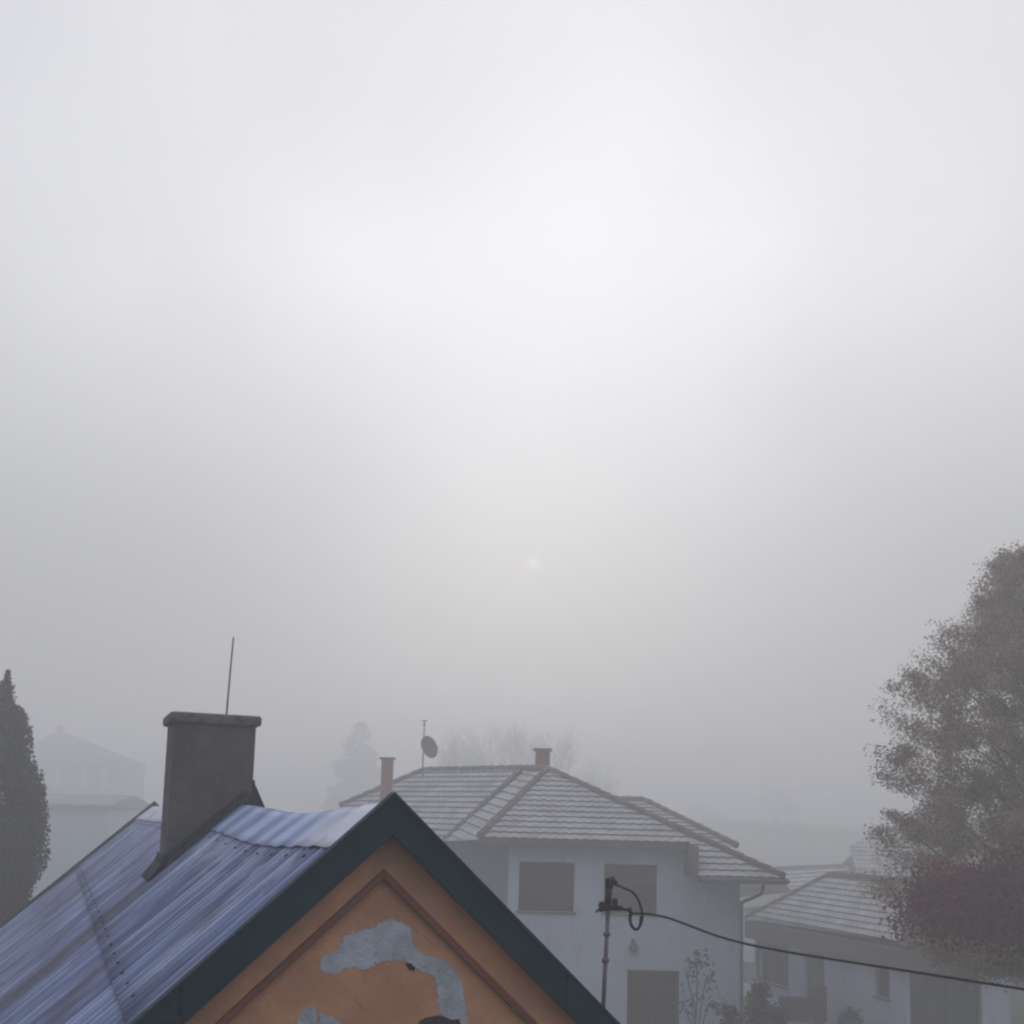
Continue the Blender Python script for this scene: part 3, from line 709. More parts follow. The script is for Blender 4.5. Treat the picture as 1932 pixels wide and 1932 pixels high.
    # soffits close the roof from below, fascias along both eaves
    sf = MB()
    sf.add([(Lp.x, Lp.y, Lp.z - 0.06), (S1.x, Lp.y, Lp.z - 0.06), (S1.x, YW + 0.3, Lp.z - 0.06), (Lp.x, YW + 0.3, Lp.z - 0.06)], [(0, 1, 2, 3)])
    sf.add([(S1.x, E2.y, E2.z - 0.06), (E2.x, E2.y, E2.z - 0.06), (E2.x, 31, E2.z - 0.06), (S1.x, 31, E2.z - 0.06)], [(0, 1, 2, 3)])
    sf.box((S1.x - 0.02, E2.y + 0.05, E2.z - 0.05), (0.04, 0, 0), (0, YW - E2.y, 0), (0, 0, Lp.z - E2.z))
    sf.build('soffit', M['soffit_grey'], root)
    fa = MB(); fa.box((Lp.x, Lp.y - 0.02, Lp.z - 0.16), (S1.x - Lp.x, 0, 0), (0, 0.03, 0), (0, 0, 0.15))
    fa.box((E2b.x, E2.y - 0.01, E2.z - 0.14), (E2.x - E2b.x, 0, 0), (0, 0.03, 0), (0, 0, 0.13)); fa.build('fascia', M['fascia'], root)
    g = MB(); g.tube([(E2b.x + 0.05, E2.y - 0.08, E2.z - 0.06), (E2.x + 0.08, E2.y - 0.08, E2.z - 0.07)], 0.065, 10)
    g.tube([(E2.x + 0.06, E2.y - 0.08, E2.z - 0.06), (E2.x + 0.06, 36, E2.z - 0.06)], 0.065, 10)
    gut = g.build('gutter', M['gutter'], root, smooth=True)
    d = MB(); p = at(1440, 1672, 27.6); q = at(1436, 1686, 27.9); s = at(1400, 1704, YW - 0.02)
    d.tube(bez([p + zup * 0.12, p, q, q.lerp(s, 0.5), s, s + Vector((-0.02, -0.05, -0.35)), Vector((s.x - 0.02, s.y - 0.05, 0.1))], 5), 0.042, 8)
    d.build('downpipe', M['gutter'], root, smooth=True)
    # chimneys
    for (x0, x1, yt, Y, hz) in ((1011, 1038, 1412, 32.9, 1.6), (720, 741, 1429, 35.0, 2.2)):
        a = at(x0, yt, Y); b = at(x1, yt, Y); w_ = b.x - a.x
        m = MB(); m.box((a.x, Y, a.z - hz), (w_, 0, 0), (0, w_, 0), (0, 0, hz - 0.06)); ch = m.build('chimney', M['brick'], root, bevel=0.01)
        m = MB(); m.box((a.x - 0.06, Y - 0.06, a.z - 0.06), (w_ + 0.12, 0, 0), (0, w_ + 0.12, 0), (0, 0, 0.07)); m.build('chimney_cap', M['ridge'], ch, bevel=0.012)
    # wall lamp between the storeys
    p = at(1194, 1785, YW)
    m = MB(); m.box(p + Vector((-0.05, -0.02, 0.02)), (0.10, 0, 0), (0, 0.02, 0), (0, 0, 0.16))
    m.tube([p + Vector((0, -0.02, 0.12)), p + Vector((0, -0.14, 0.16)), p + Vector((0, -0.16, 0.08))], 0.015, 6)
    lamp = m.build('wall_lamp', M['gutter'], root)
    m = MB(); m.lathe(p + Vector((0, -0.16, -0.14)), [(0.05, 0), (0.11, 0.04), (0.12, 0.14), (0.05, 0.22), (0.02, 0.24)], 10); m.build('lantern', mat('greenish_glass', (0.10, 0.115, 0.09), 0.4), lamp, smooth=True)
    return root, RL, mn
hip, RL_, MN_ = hip_house()

# satellite dish and aerial mast on the hipped roof
def dish():
    foot = at(797, 1462, 36.0); top = at(801, 1360, 36.0); c = at(806, 1411, 35.9)
    t = empty('satellite_dish', foot, 'grey oval satellite dish on a thin mast above the hipped tile roof', 'satellite dish')
    m = MB(); m.tube([foot - zup * 0.4, top], [0.026, 0.02], 8); m.build('mast', M['steel'], t)
    m = MB(); m.tube([top + Vector((-0.09, 0, 0)), top + Vector((0.09, 0, 0))], 0.02, 6); m.tube([top - zup * 0.12 - Vector((0.06, 0, 0)), top - zup * 0.12 + Vector((0.06, 0, 0))], 0.015, 6); m.build('aerial', M['steel'], t)
    axis = Vector((0.72, -0.62, 0.30)).normalized(); a = axis.cross(zup).normalized(); b = a.cross(axis).normalized()
    v = [c]; f = []; n = 28; rings = 5; rad = 0.375
    for k in range(1, rings + 1):
        for i in range(n):
            th = 2 * math.pi * i / n; rr = rad * k / rings
            v.append(c + (a * math.cos(th) * rr + b * math.sin(th) * rr * 1.02) + axis * (0.10 * (k / rings) ** 2))
    for i in range(n): f.append((0, 1 + i, 1 + (i + 1) % n))
    for k in range(rings - 1):
        for i in range(n):
            p = 1 + k * n; f.append((p + i, p + n + i, p + n + (i + 1) % n, p + (i + 1) % n))
    o = link('reflector', v, f, M['dish'], t, smooth=True); s = o.modifiers.new('thickness', 'SOLIDIFY'); s.thickness = 0.012
    m = MB(); m.tube([c - b * 0.33 + axis * 0.06, c + axis * 0.42 - b * 0.12], 0.012, 6); m.tube([c + axis * 0.36 - b * 0.12, c + axis * 0.46 - b * 0.12], 0.03, 8); m.build('feed_arm', M['steel'], t)
    m = MB(); m.tube([c, (c + at(800, 1411, 36.0)) / 2, at(799.5, 1411, 36.0)], 0.025, 6); m.build('bracket', M['steel'], t)
dish()

# ------------------------------------------------------------------ low house on the right
def low_house():
    C0, C1 = at(1405, 1735, 38.3), at(1703, 1791, 30.1); zE = (C0.z + C1.z) / 2; C0.z = C1.z = zE
    e1 = (C1 - C0).normalized(); e2 = Vector((-e1.y, e1.x, 0)); Lw = (C1 - C0).length; Wd = 4.1
    root = empty('low_house', (C0 + C1) / 2 * 1.0 + e2 * 2 - zup * zE, 'single storey white house with frosted tile roof and deep grey fascia', 'house')
    msl = 0.80
    hp = C0 + (e1 + e2) * (Wd / 2) + zup * (Wd / 2 * msl); hq = C1 + (-e1 + e2) * (Wd / 2) + zup * (Wd / 2 * msl)
    D0, D1 = C0 + e2 * Wd, C1 + e2 * Wd
    rf = MB()
    tile_face(rf, [C0, C1, hq, hp], -e2 - zup * msl, b_ref=hp, gauge=0.25, lift=0.05)
    tile_face(rf, [C1, D1, hq], e1 - zup * msl, b_ref=hq, gauge=0.25, lift=0.05)
    tile_face(rf, [D1, D0, hp, hq], e2 - zup * msl, b_ref=hp, gauge=0.25, lift=0.05)
    tile_face(rf, [D0, C0, hp], -e1 - zup * msl, b_ref=hp, gauge=0.25, lift=0.05)
    roof = rf.build('roof', M['tile'], root)
    rd = MB()
    for a, b in ((C0, hp), (C1, hq), (D0, hp), (D1, hq), (hp, hq)): ridge_line(rd, a + zup * .05, b + zup * .05, 0.09)
    rd.build('ridge_tiles', M['ridge'], roof, smooth=True)
    fh = 0.58; m = MB()
    m.box(C0 - zup * (fh + 0.02), e1 * Lw, e2 * 0.03, zup * fh)
    m.box(C1 - zup * (fh + 0.02) + e2 * 0.03, e2 * (Wd - 0.06), -e1 * 0.03, zup * fh)
    m.box(D0 - zup * (fh + 0.02) - e2 * 0.03, e1 * Lw, e2 * 0.03, zup * fh)
    m.box(C0 - zup * (fh + 0.02) + e2 * 0.03, e2 * (Wd - 0.06), e1 * 0.03, zup * fh)
    m.build('fascia', M['fascia'], root)
    inset = 0.35
    o = C0 + e2 * inset + e1 * inset; o.z = 0; w = Lw - 2 * inset; h = zE - 0.05
    def hole(px0, px1, py0, py1):
        a, b = [on_plane(px, py, o, e2) - o for px, py in ((px0, py0), (px1, py1))]; return (a.dot(e1), b.dot(e1), max(0.03, min(a.z, b.z)), min(h - 0.3, max(a.z, b.z)))
    H = [hole(1424, 1488, 1795, 1906), hole(1518, 1556, 1800, 1925), hole(1650, 1678, 1815, 1886)]
    zt = h - 0.3
    H = [(H[0][0], H[0][1], 0.9, zt), (H[1][0], H[1][1], 0.05, zt), (H[2][0], H[2][1], H[2][2], zt - 0.1)]
    W = MB(); wall_with_holes(W, o, e1, w, h, H, e2, 0.2)
    o2 = o + e1 * w; w2 = Wd - 2 * inset
    H2 = [(0.12, 2.45, 0.05, zt)]
    wall_with_holes(W, o2, e2, w2, h, H2, -e1, 0.2)
    o3 = o2 + e2 * w2; W.add([o3, o3 - e1 * w, o3 - e1 * w + zup * h, o3 + zup * h], [(0, 1, 2, 3)])
    o4 = o3 - e1 * w; W.add([o4, o, o + zup * h, o4 + zup * h], [(0, 1, 2, 3)])
    W.build('wall', M['white'], root)
    window(root, o, e1, H[0], e2, M['shutter'], bars=1, frame_mat=M['shutter'])
    window(root, o, e1, H[2], e2, M['purple'], bars=0, frame_mat=M['purple'])
    def door(org, ax, h_, inw, mt):
        m = MB(); P = lambda a, z, d: org + ax * a + zup * z + inw * d
        m.box(P(h_[0], h_[2], 0.12), ax * (h_[1] - h_[0]), inw * 0.05, zup * (h_[3] - h_[2]))
        n = 4
        for k in range(n):
            a = h_[0] + (h_[1] - h_[0]) * (k + 0.08) / n; m.box(P(a, h_[2] + 0.1, 0.105), ax * ((h_[1] - h_[0]) / n * 0.84), inw * 0.02, zup * (h_[3] - h_[2] - 0.2))
        d = m.build('door', mt, root)
        m = MB(); m.tube([P(h_[1] - 0.12, 1.05, 0.03), P(h_[1] - 0.12, 1.2, 0.03)], 0.015, 6); m.build('handle', M['steel'], d)
    door(o, e1, H[1], e2, M['frame']); door(o2, e2, H2[0], -e1, M['door'])
    return C0, e1, e2, o
C0_, E1_, E2_, O_ = low_house()

# ------------------------------------------------------------------ house behind the low house
def back_house():
    root = empty('hazy_house', (15, 52, 0), 'pale hazy house with a steep roof half hidden behind the autumn tree', 'house')
    ea, eb = at(1440, 1642, 50), at(1592, 1618, 58); eb.z = ea.z
    rt = at(1655, 1566, 58); rr = Vector((rt.x + 9, rt.y + 2, rt.z))
    rf = MB()
    dv = (eb - ea).normalized(); nr = Vector((dv.y, -dv.x, 0))
    # lower roof falls towards us from the ridge ea-eb
    q0, q1 = ea + nr * 3.2 - zup * 1.9, eb + nr * 3.2 - zup * 1.9
    tile_face(rf, [ea, eb, q1, q0], nr - zup * 0.6, b_ref=ea)
    p0, p1 = ea - nr * 3 - zup * 1.6, eb - nr * 3 - zup * 1.6
    tile_face(rf, [ea, eb, p1, p0], -nr - zup * 0.55, b_ref=ea)
    # taller gable roof
    s0 = Vector((rt.x - 2.4, rt.y - 4.0, rt.z - 3.3)); 
    tile_face(rf, [rt, rr, rr + Vector((1.0, -5, -3.0)), eb + Vector((0, -2.0, -1.6)), eb], Vector((0, -1, -0.6)), b_ref=rt)
    rf.add([rt, rr, rr + Vector((0, 5, -3.0)), rt + Vector((-1.5, 5, -3.0))], [(0, 1, 2, 3)])
    roof = rf.build('roof', M['tile'], root)
    m = MB(); ridge_line(m, ea + zup * .04, eb + zup * .04, 0.11); ridge_line(m, eb + zup * .05, rt + zup * .05, 0.09); ridge_line(m, rt, rr, 0.1); m.build('ridge_tiles', M['ridge'], roof, smooth=True)
    w = MB(); a, b = q0 - nr * 0.4, q1 - nr * 0.4; a.z = b.z = 0; c, d = p1 + nr * 0.4, p0 + nr * 0.4; c.z = d.z = 0
    w.prism([a, b, c, d], zup * (q0.z - 0.08))
    a = Vector((eb.x + 0.8, eb.y - 1.0, 0)); w.box(a, (8, 0, 0), (0, 6, 0), (0, 0, eb.z - 1.7))
    w.build('wall', M['white'], root)
back_house()

# ------------------------------------------------------------------ houses in the mist on the left
def far_left():
    Y = 140.0
    root = empty('misty_house', at(150, 1500, Y) * 1.0, 'tall grey house with a low pyramid roof almost lost in the mist', 'house'); root.location.z = 0
    xl, xr = at(20, 1430, Y).x, at(236, 1430, Y).x; ze = at(220, 1437, Y).z; dp = 8.0
    o = Vector((xl, Y, 0)); W = MB()
    def hole(px0, px1, py0, py1):
        a, b = at(px0, py1, Y), at(px1, py0, Y); return (a.x - xl, b.x - xl, a.z, b.z)
    H = [hole(150, 165, 1450, 1490), hole(188, 203, 1450, 1490), hole(100, 118, 1450, 1490)]
    H = [(h[0], h[1], H[0][2], H[0][3]) for h in H]
    wall_with_holes(W, o, (1, 0, 0), xr - xl, ze, H, (0, 1, 0))
    W.add([(xr, Y, 0), (xr, Y + dp, 0), (xr, Y + dp, ze), (xr, Y, ze)], [(0, 1, 2, 3)]); W.add([(xl, Y, 0), (xl, Y + dp, 0), (xl, Y + dp, ze), (xl, Y, ze)], [(0, 3, 2, 1)])
    W.add([(xl, Y + dp, 0), (xr, Y + dp, 0), (xr, Y + dp, ze), (xl, Y + dp, ze)], [(0, 3, 2, 1)])
    W.build('wall', M['greywall'], root)
    for h in H: window(root, o, (1, 0, 0), h, (0, 1, 0), M['bluewall'], frame_mat=M['white'])
    ap = at(112, 1378, Y + dp / 2); rf = MB(); ov = 0.5
    c = [Vector((xl - ov, Y - ov, ze)), Vector((xr + ov * 0.0, Y - ov, ze)), Vector((xr + ov * 0.0, Y + dp + ov, ze)), Vector((xl - ov, Y + dp + ov, ze))]
    for i in range(4):
        a, b = c[i], c[(i + 1) % 4]; mid = (a + b) / 2; dn = mid - ap
        tile_face(rf, [a, b, ap], dn, b_ref=ap)
    roof = rf.build('roof', mat('mist_paled_tile', (0.40, 0.42, 0.46), 0.9, (0.34, 0.36, 0.40), 1.0), root)  # roof tone lightened too, mist fade put into the colour
    m = MB(); m.box((ap.x - 0.3, ap.y, ap.z - 0.6), (0.6, 0, 0), (0, 0.6, 0), (0, 0, 1.3)); ch = m.build('chimney', M['brick'], roof)
    # white outbuilding in front of it
    Y2 = 62.0
    r2 = empty('white_outbuilding', at(130, 1520, Y2), 'pale blue white building with dark eaves beside the conifer', 'building'); r2.location.z = 0
    xl, xr = at(-60, 1560, Y2).x, at(203, 1560, Y2).x; zt = at(130, 1522, Y2).z
    W = MB(); W.box((xl, Y2, 0), (xr - xl, 0, 0), (0, 7, 0), (0, 0, zt)); W.build('wall', M['bluewall'], r2)
    m = MB(); zr = at(130, 1497, Y2 + 3).z
    m.prism([(xl - 0.3, Y2 - 0.35, zt + 0.002), (xl - 0.3, Y2 + 7.4, zt + 0.002), (xl - 0.3, Y2 + 7.4, zt + 0.16), (xl - 0.3, Y2 + 3.5, zr), (xl - 0.3, Y2 - 0.35, zt + 0.16)], (xr - xl + 0.5, 0, 0))
    m.build('roof', mat('mist_paled_roof', (0.34, 0.34, 0.345), 0.9, (0.28, 0.28, 0.285), 1.0), r2)  # roof made pale, its fading in the mist put into the colour
far_left()

# ------------------------------------------------------------------ foliage
def leaves_object(name, centers, size, material, parent, seed, tone, aspect=1.6, vert=0.0):
    """many leaf-sized faces: centers (n,3)"""
    rng = np.random.RandomState(seed); n = len(centers)
    a = rng.normal(size=(n, 3)); a /= np.linalg.norm(a, axis=1)[:, None]
    if vert: a[:, 2] += vert * np.sign(rng.uniform(-0.2, 1, n)); a /= np.linalg.norm(a, axis=1)[:, None]
    b = rng.normal(size=(n, 3)); b -= a * (a * b).sum(1)[:, None]; b /= np.linalg.norm(b, axis=1)[:, None]
    s = size * rng.uniform(0.6, 1.3, n)[:, None]
    c = np.cross(a, b) * s * 0.18
    A, B = a * s * aspect * 0.5, b * s * 0.5
    off = np.array(parent.location) if parent else 0
    V = np.stack([centers - A, centers + B + c, centers + A, centers - B + c], 1).reshape(-1, 3) - off
    me = bpy.data.meshes.new(name)
    me.vertices.add(4 * n); me.vertices.foreach_set('co', V.ravel().astype(np.float32))
    me.loops.add(6 * n); me.polygons.add(2 * n)
    idx = np.arange(n)[:, None] * 4 + np.array([0, 1, 2, 0, 2, 3])[None]
    me.loops.foreach_set('vertex_index', idx.ravel().astype(np.int32))
    me.polygons.foreach_set('loop_start', (np.arange(2 * n) * 3).astype(np.int32))
    me.update(calc_edges=True); me.validate()
    at_ = me.attributes.new('tone', 'FLOAT', 'POINT'); at_.data.foreach_set('value', np.repeat(np.clip(tone, 0, 1), 4).astype(np.float32))
    me.materials.append(material)
    o = bpy.data.objects.new(name, me); COL.objects.link(o); o.parent = parent; return o

def clumped(rng, base, prof, z0, z1, n_clumps, per, crad, flat=0.7, hollow=0.55):
    """leaf centres in clumps spread through a crown of radius prof(t), t = 0 at the bottom; clumps thicken toward the outside"""
    pts = []; tone = []; cl = []
    for i in range(n_clumps):
        t = rng.uniform(0, 1); rad = prof(t); th = rng.uniform(0, 2 * math.pi)
        rr = rad * (hollow + (1 - hollow) * math.sqrt(rng.uniform(0, 1))) if rng.uniform() < 0.8 else rad * rng.uniform(0, 0.7)
        c = np.array([base[0] + rr * math.cos(th), base[1] + rr * math.sin(th), z0 + (z1 - z0) * t])
        cr_ = crad * rng.uniform(0.6, 1.35) * (0.55 + 0.45 * min(1, rad / prof(0.3)))
        k = int(per * rng.uniform(0.5, 1.4) * (cr_ / crad) ** 2)
        d = rng.normal(size=(k, 3)); d /= np.linalg.norm(d, axis=1)[:, None]; d *= (cr_ * rng.uniform(0.1, 1, k) ** 0.6)[:, None]; d[:, 2] *= flat
        pts.append(c + d); tone.append(np.clip(rng.uniform(0.15, 0.85) + rng.normal(0, 0.16, k), 0, 1)); cl.append(c)
    return np.concatenate(pts), np.concatenate(tone), cl

def limbs(mb, rng, base, trunk_top, r0, targets, jitter=0.12, below=(0.12, 0.28), kmin=0.12):
    """tapered trunk with a limb to each target"""
    b, t = Vector(base), Vector(trunk_top)
    n = 7; pts = [b.lerp(t, i / n) + Vector((rng.uniform(-1, 1), rng.uniform(-1, 1), 0)) * jitter * (0 if i == 0 else 0.6) for i in range(n + 1)]
    mb.tube(pts, [r0 * (1 - 0.85 * i / n) for i in range(n + 1)], 9)
    for c in targets:
        c = Vector(c); k = min(max((c.z - b.z) / max(t.z - b.z, .01) - rng.uniform(*below), kmin), 0.93)
        s = b.lerp(t, k); j = int(k * n); s = pts[j].lerp(pts[min(j + 1, n)], k * n - j)
        mid = s.lerp(c, 0.5) + Vector((rng.uniform(-1, 1), rng.uniform(-1, 1), rng.uniform(0, 1))) * 0.18
        rr = r0 * (1 - 0.8 * k) * 0.35
        mb.tube([s, mid, c], [rr, rr * 0.6, rr * 0.2], 5, False)

def autumn_tree():
    Y = 23.0; sc = Y / 17.5; ax = at(1992, 1500, Y); z0, z1 = at(1900, 1826, Y).z, at(1932, 1052, Y).z
    t = empty('autumn_tree', (ax.x, Y, 0), 'tall conical tree with thin brown autumn leaves at the right', 'tree')
    rng = np.random.RandomState(21)
    K = [(0.0, 2.0), (0.07, 2.45), (0.16, 2.62), (0.26, 2.70), (0.42, 2.64), (0.52, 2.56), (0.62, 2.5), (0.70, 2.32), (0.78, 1.72), (0.86, 1.25), (0.93, 1.0), (1.0, 0.72)]
    prof = lambda q: sc * float(np.interp(q, [k[0] for k in K], [k[1] for k in K]))
    pts = []; tone = []; cl = []
    for i in range(1500):
        q = rng.uniform(0, 1); rad = prof(q) * (1 + 0.06 * math.sin(q * 41)); th = rng.uniform(0, 2 * math.pi)
        rr = rad * (rng.uniform(0.55, 1.0) if rng.uniform() < 0.72 else rng.uniform(0, 0.6))
        c = np.array([ax.x + rr * math.cos(th), Y + rr * math.sin(th), z0 + (z1 - z0) * q])
        k = int(rng.uniform(90, 390)); sg = rng.uniform(0.09, 0.21)
        out = np.array([math.cos(th), math.sin(th), 0.55]); d = np.clip(rng.normal(size=(k, 3)), -1.7, 1.7) * sg * np.array([1, 1, 0.75]) + out * (np.clip(rng.normal(0, 1, k), -1.6, 1.1) * sg * 0.8)[:, None]
        pts.append(c + d); tone.append(np.clip(rng.uniform(0.1, 0.9) + 0.12 * (q > 0.45) + rng.normal(0, 0.2, k), 0, 1)); cl.append(c)  # upper leaves toned lighter, sky bleeding through put into their colour
    leaves_object('crown', np.concatenate(pts), 0.038, M['leaf_autumn'], t, 4, np.concatenate(tone))
    m = MB(); limbs(m, rng, (ax.x, Y, 0), (ax.x + 0.1, Y, z1 - 0.5), 0.22, cl[::14], 0.1, kmin=(z0 + 0.3) / (z1 - 0.5)); m.build('trunk', M['bark'], t, smooth=True)
autumn_tree()

def red_tree():
    Y = 17.5; sc = Y / 11.0; c = at(1930, 1700, Y); tx = at(2200, 1705, Y).x
    t = empty('red_leaved_tree', (tx, Y, 0), 'low dark red leaved tree in front of the brown autumn tree', 'tree')
    rng = np.random.RandomState(8); pts = []; tone = []; cl = []
    for i in range(330):
        d = rng.normal(size=3); d /= np.linalg.norm(d); r_ = rng.uniform(0.05, 1) ** 0.6; d *= r_
        p = np.array([c.x + d[0] * 1.30 * sc, Y + d[1] * 0.8 * sc, c.z + d[2] * (0.40 + 0.22 * d[0]) * sc + 0.16 * d[0] * sc + 0.1 * math.sin(d[0] * 9)])
        k = int(rng.uniform(70, 300) * (1.2 - 0.85 * r_)); q = np.clip(rng.normal(size=(k, 3)), -1.6, 1.6) * (0.13 + 0.10 * r_)
        pts.append(p + q); tone.append(np.clip(0.2 + 0.6 * rng.uniform(0, 1) + rng.normal(0, 0.2, k), 0, 1)); cl.append(p)
    leaves_object('crown', np.concatenate(pts), 0.05, M['leaf_red'], t, 9, np.concatenate(tone))
    m = MB(); limbs(m, rng, (tx, Y, 0), (tx - 0.1, Y, c.z + 0.6), 0.1, [q for q in cl if q[2] > c.z - 0.1 and q[0] > c.x - 0.5][::5], 0.05, (0.02, 0.06)); m.build('trunk', M['bark'], t, smooth=True)
red_tree()

def thuja():
    Y = 22.0; x = at(-14, 1500, Y).x; z1 = at(9, 1266, Y).z
    t = empty('columnar_conifer', (x, Y, 0), 'dark columnar conifer at the left behind the corrugated roof', 'conifer')
    rng = np.random.RandomState(31); pts = []; tone = []; m = MB()
    K = [(0.0, 0.75), (0.3, 0.95), (0.55, 0.95), (0.68, 0.92), (0.78, 0.84), (0.86, 0.62), (0.93, 0.34), (1.0, 0.04)]
    n = 64
    for i in range(n):
        q = (i + 0.5) / n; rad = float(np.interp(q, [k[0] for k in K], [k[1] for k in K])); th = i * 2.39996 + rng.uniform(-0.4, 0.4)
        rr = rad * rng.uniform(0.5, 1.0); c = np.array([x + rr * math.cos(th), Y + rr * math.sin(th), 0.4 + (z1 - 0.75) * q]); s_ = 0.13 + 0.30 * rad
        k = int(1300 * (0.25 + rad)); d = rng.normal(size=(k, 3)); d /= np.linalg.norm(d, axis=1)[:, None]; d *= (s_ * rng.uniform(0, 1, k) ** 0.45)[:, None]; d[:, 2] *= 1.55
        pts.append(c + d); tone.append(np.clip(rng.uniform(0.1, 0.6) + 0.25 * (c[2] < 5.4) * rng.uniform(0, 1) + rng.normal(0, 0.14, k), 0, 1))
        if i % 5 == 0: m.tube([(x, Y, max(0.1, c[2] - 0.4)), tuple(c)], [0.02, 0.006], 5, False)
    th_ = rng.uniform(0, 1, 600); tip = np.stack([x + 0.10 + rng.normal(0, 1, 600) * (0.015 + 0.11 * th_), Y + rng.normal(0, 1, 600) * (0.015 + 0.11 * th_), z1 - th_ * 1.1], 1)
    pts.append(tip); tone.append(np.full(600, 0.3))
    leaves_object('crown', np.concatenate(pts), 0.05, M['leaf_thuja'], t, 6, np.concatenate(tone), 1.9, 0.8)
    m.tube([(x, Y, 0), (x, Y, z1 * 0.5), (x + 0.1, Y, z1 - 0.3)], [0.13, 0.08, 0.02], 8); m.build('trunk', M['bark'], t)
thuja()

# misty trees beyond the hipped house
def bare_tree(px, top_y, Y, seed, label, width, levels=6):
    rng = random.Random(seed); p = at(px, 1545, Y); H = at(px, top_y, Y).z
    t = empty('bare_tree', (p.x, Y, 0), label, 'tree', 'bare trees in the mist')
    segs = []
    def grow(a, d, ln, rad, lv):
        b = a + d * ln; mid = a.lerp(b, 0.5) + Vector((rng.uniform(-1, 1), rng.uniform(-1, 1), rng.uniform(-0.3, 0.6))) * ln * 0.06
        segs.append((a, mid, b, rad, lv))
        if lv == 0: return
        for k in range(6 if lv == levels else (3 if lv > 1 else 2)):
            az = rng.uniform(0, 2 * math.pi); sp = rng.uniform(0.35, 1.0)
            nd = (d + Vector((math.cos(az), math.sin(az), 0)) * sp * 0.9 + zup * 0.12).normalized()
            grow(a.lerp(b, rng.uniform(0.5, 1.0)), nd, ln * rng.uniform(0.62, 0.82), rad * 0.56, lv - 1)
    grow(Vector((0, 0, 0)), zup, 1.0, 0.055, levels)
    zt = max(s_[2].z for s_ in segs); xt = sorted(abs(s_[2].x) for s_ in segs)[int(len(segs) * 0.95)]
    kx, kz = width / xt, H / zt
    m = MB(); tw = MB()
    for a, mid, b, rad, lv in segs:
        q = [Vector((p.x + v.x * kx, Y + v.y * kx, v.z * kz)) for v in (a, mid, b)]; r_ = max(rad * kz, 0.012)
        (m if lv >= levels - 1 else tw).tube(q, [r_, r_ * 0.8, r_ * 0.6], 5 if lv > 3 else 3, False)
    m.build('trunk', M['bark'], t); tw.build('crown', M['bark'], t)
for a in [(878, 1370, 128, 1, 'leafless tree in the mist just right of the satellite dish', 3.7),
          (950, 1352, 132, 2, 'leafless tree in the mist above the ridge of the hipped roof', 4.4),
          (1045, 1346, 126, 3, 'broad leafless tree in the mist behind the ridge chimney', 4.7),
          (1110, 1425, 134, 5, 'low leafless tree in the mist right of the ridge chimney', 3.4),
          (1335, 1505, 185, 6, 'faint leafless tree in the mist above the right roof slope', 3.2),
          (1470, 1480, 200, 7, 'faintest leafless tree in the mist between hipped house and autumn tree', 3.8)]:
    bare_tree(*a)
def far_conifer():
    Y = 165.0; p = at(672, 1520, Y); top = at(676, 1362, Y)
    t = empty('misty_conifer', (p.x, Y, 0), 'broad conifer fading in the mist left of the brick chimney', 'conifer'); rng = np.random.RandomState(12)
    K = [(0, 5.2), (0.4, 4.3), (0.7, 3.0), (0.88, 1.5), (1.0, 0.2)]; prof = lambda q: float(np.interp(q, [k[0] for k in K], [k[1] for k in K]))
    pts, tone, cl = clumped(rng, (p.x, Y), prof, 1.5, top.z, 300, 70, 0.9, 0.6, 0.3)
    leaves_object('crown', pts, 0.28, M['leaf_far'], t, 5, tone, 2.2)
    m = MB(); m.tube([(p.x, Y, 0), (p.x, Y, top.z - 0.5)], [0.25, 0.03], 7); m.build('trunk', M['bark'], t)
far_conifer()
def treeline():
    rng = np.random.RandomState(77); pts = []; tone = []
    for i in range(520):
        y = 172 + rng.uniform(-3, 6); x = rng.uniform(28, 78); z = rng.uniform(0.5, 6.4 + rng.uniform(-0.3, 0.2))
        k = 45; d = rng.normal(size=(k, 3)) * np.array([1.2, 0.9, 0.4]); pts.append(np.array([x, y, z]) + d); tone.append(np.clip(rng.uniform(0.2, 0.8) + rng.normal(0, 0.1, k), 0, 1))
    o = leaves_object('treeline', np.concatenate(pts), 0.6, M['leaf_far'], None, 78, np.concatenate(tone), 1.4)
    tag(o, 'hazy band of growth along the horizon at the right', 'treeline', kind='stuff')
treeline()

# shrubs by the white house
def shrub(name, px, top_y, Y, w, label, material, seed, n=60, leaf=0.07):
    top = at(px, top_y, Y); t = empty(name, (top.x, Y, 0), label, 'shrub'); rng = np.random.RandomState(seed); pts = []; tone = []; st = MB()
    for i in range(n):
        th = rng.uniform(0, 2 * math.pi); zz = top.z * (0.25 + 0.75 * rng.uniform(0, 1) ** 0.8); rad = w * math.sqrt(rng.uniform(0, 1)) * (1.05 - 0.55 * (zz / top.z) ** 2)
        c = np.array([top.x + rad * math.cos(th), Y + rad * math.sin(th) * 0.8, zz]); k = int(rng.uniform(15, 45))
        pts.append(c + rng.normal(size=(k, 3)) * 0.09); tone.append(np.clip(rng.uniform(0, 1) + rng.normal(0, 0.15, k), 0, 1))
        if i % 4 == 0: st.tube([(top.x + rad * 0.2 * math.cos(th), Y, 0), (top.x + rad * 0.6 * math.cos(th), Y + 0.05, zz * 0.6), tuple(c)], [0.018, 0.012, 0.005], 5, False)
    leaves_object('foliage', np.concatenate(pts), leaf, material, t, seed + 1, np.concatenate(tone)); st.build('stems', M['bark'], t)
shrub('leafy_shrub', 1432, 1858, 26.6, 0.34, 'brownish leafy shrub at the corner of the white house', M['leaf_shrub'], 41, 60)
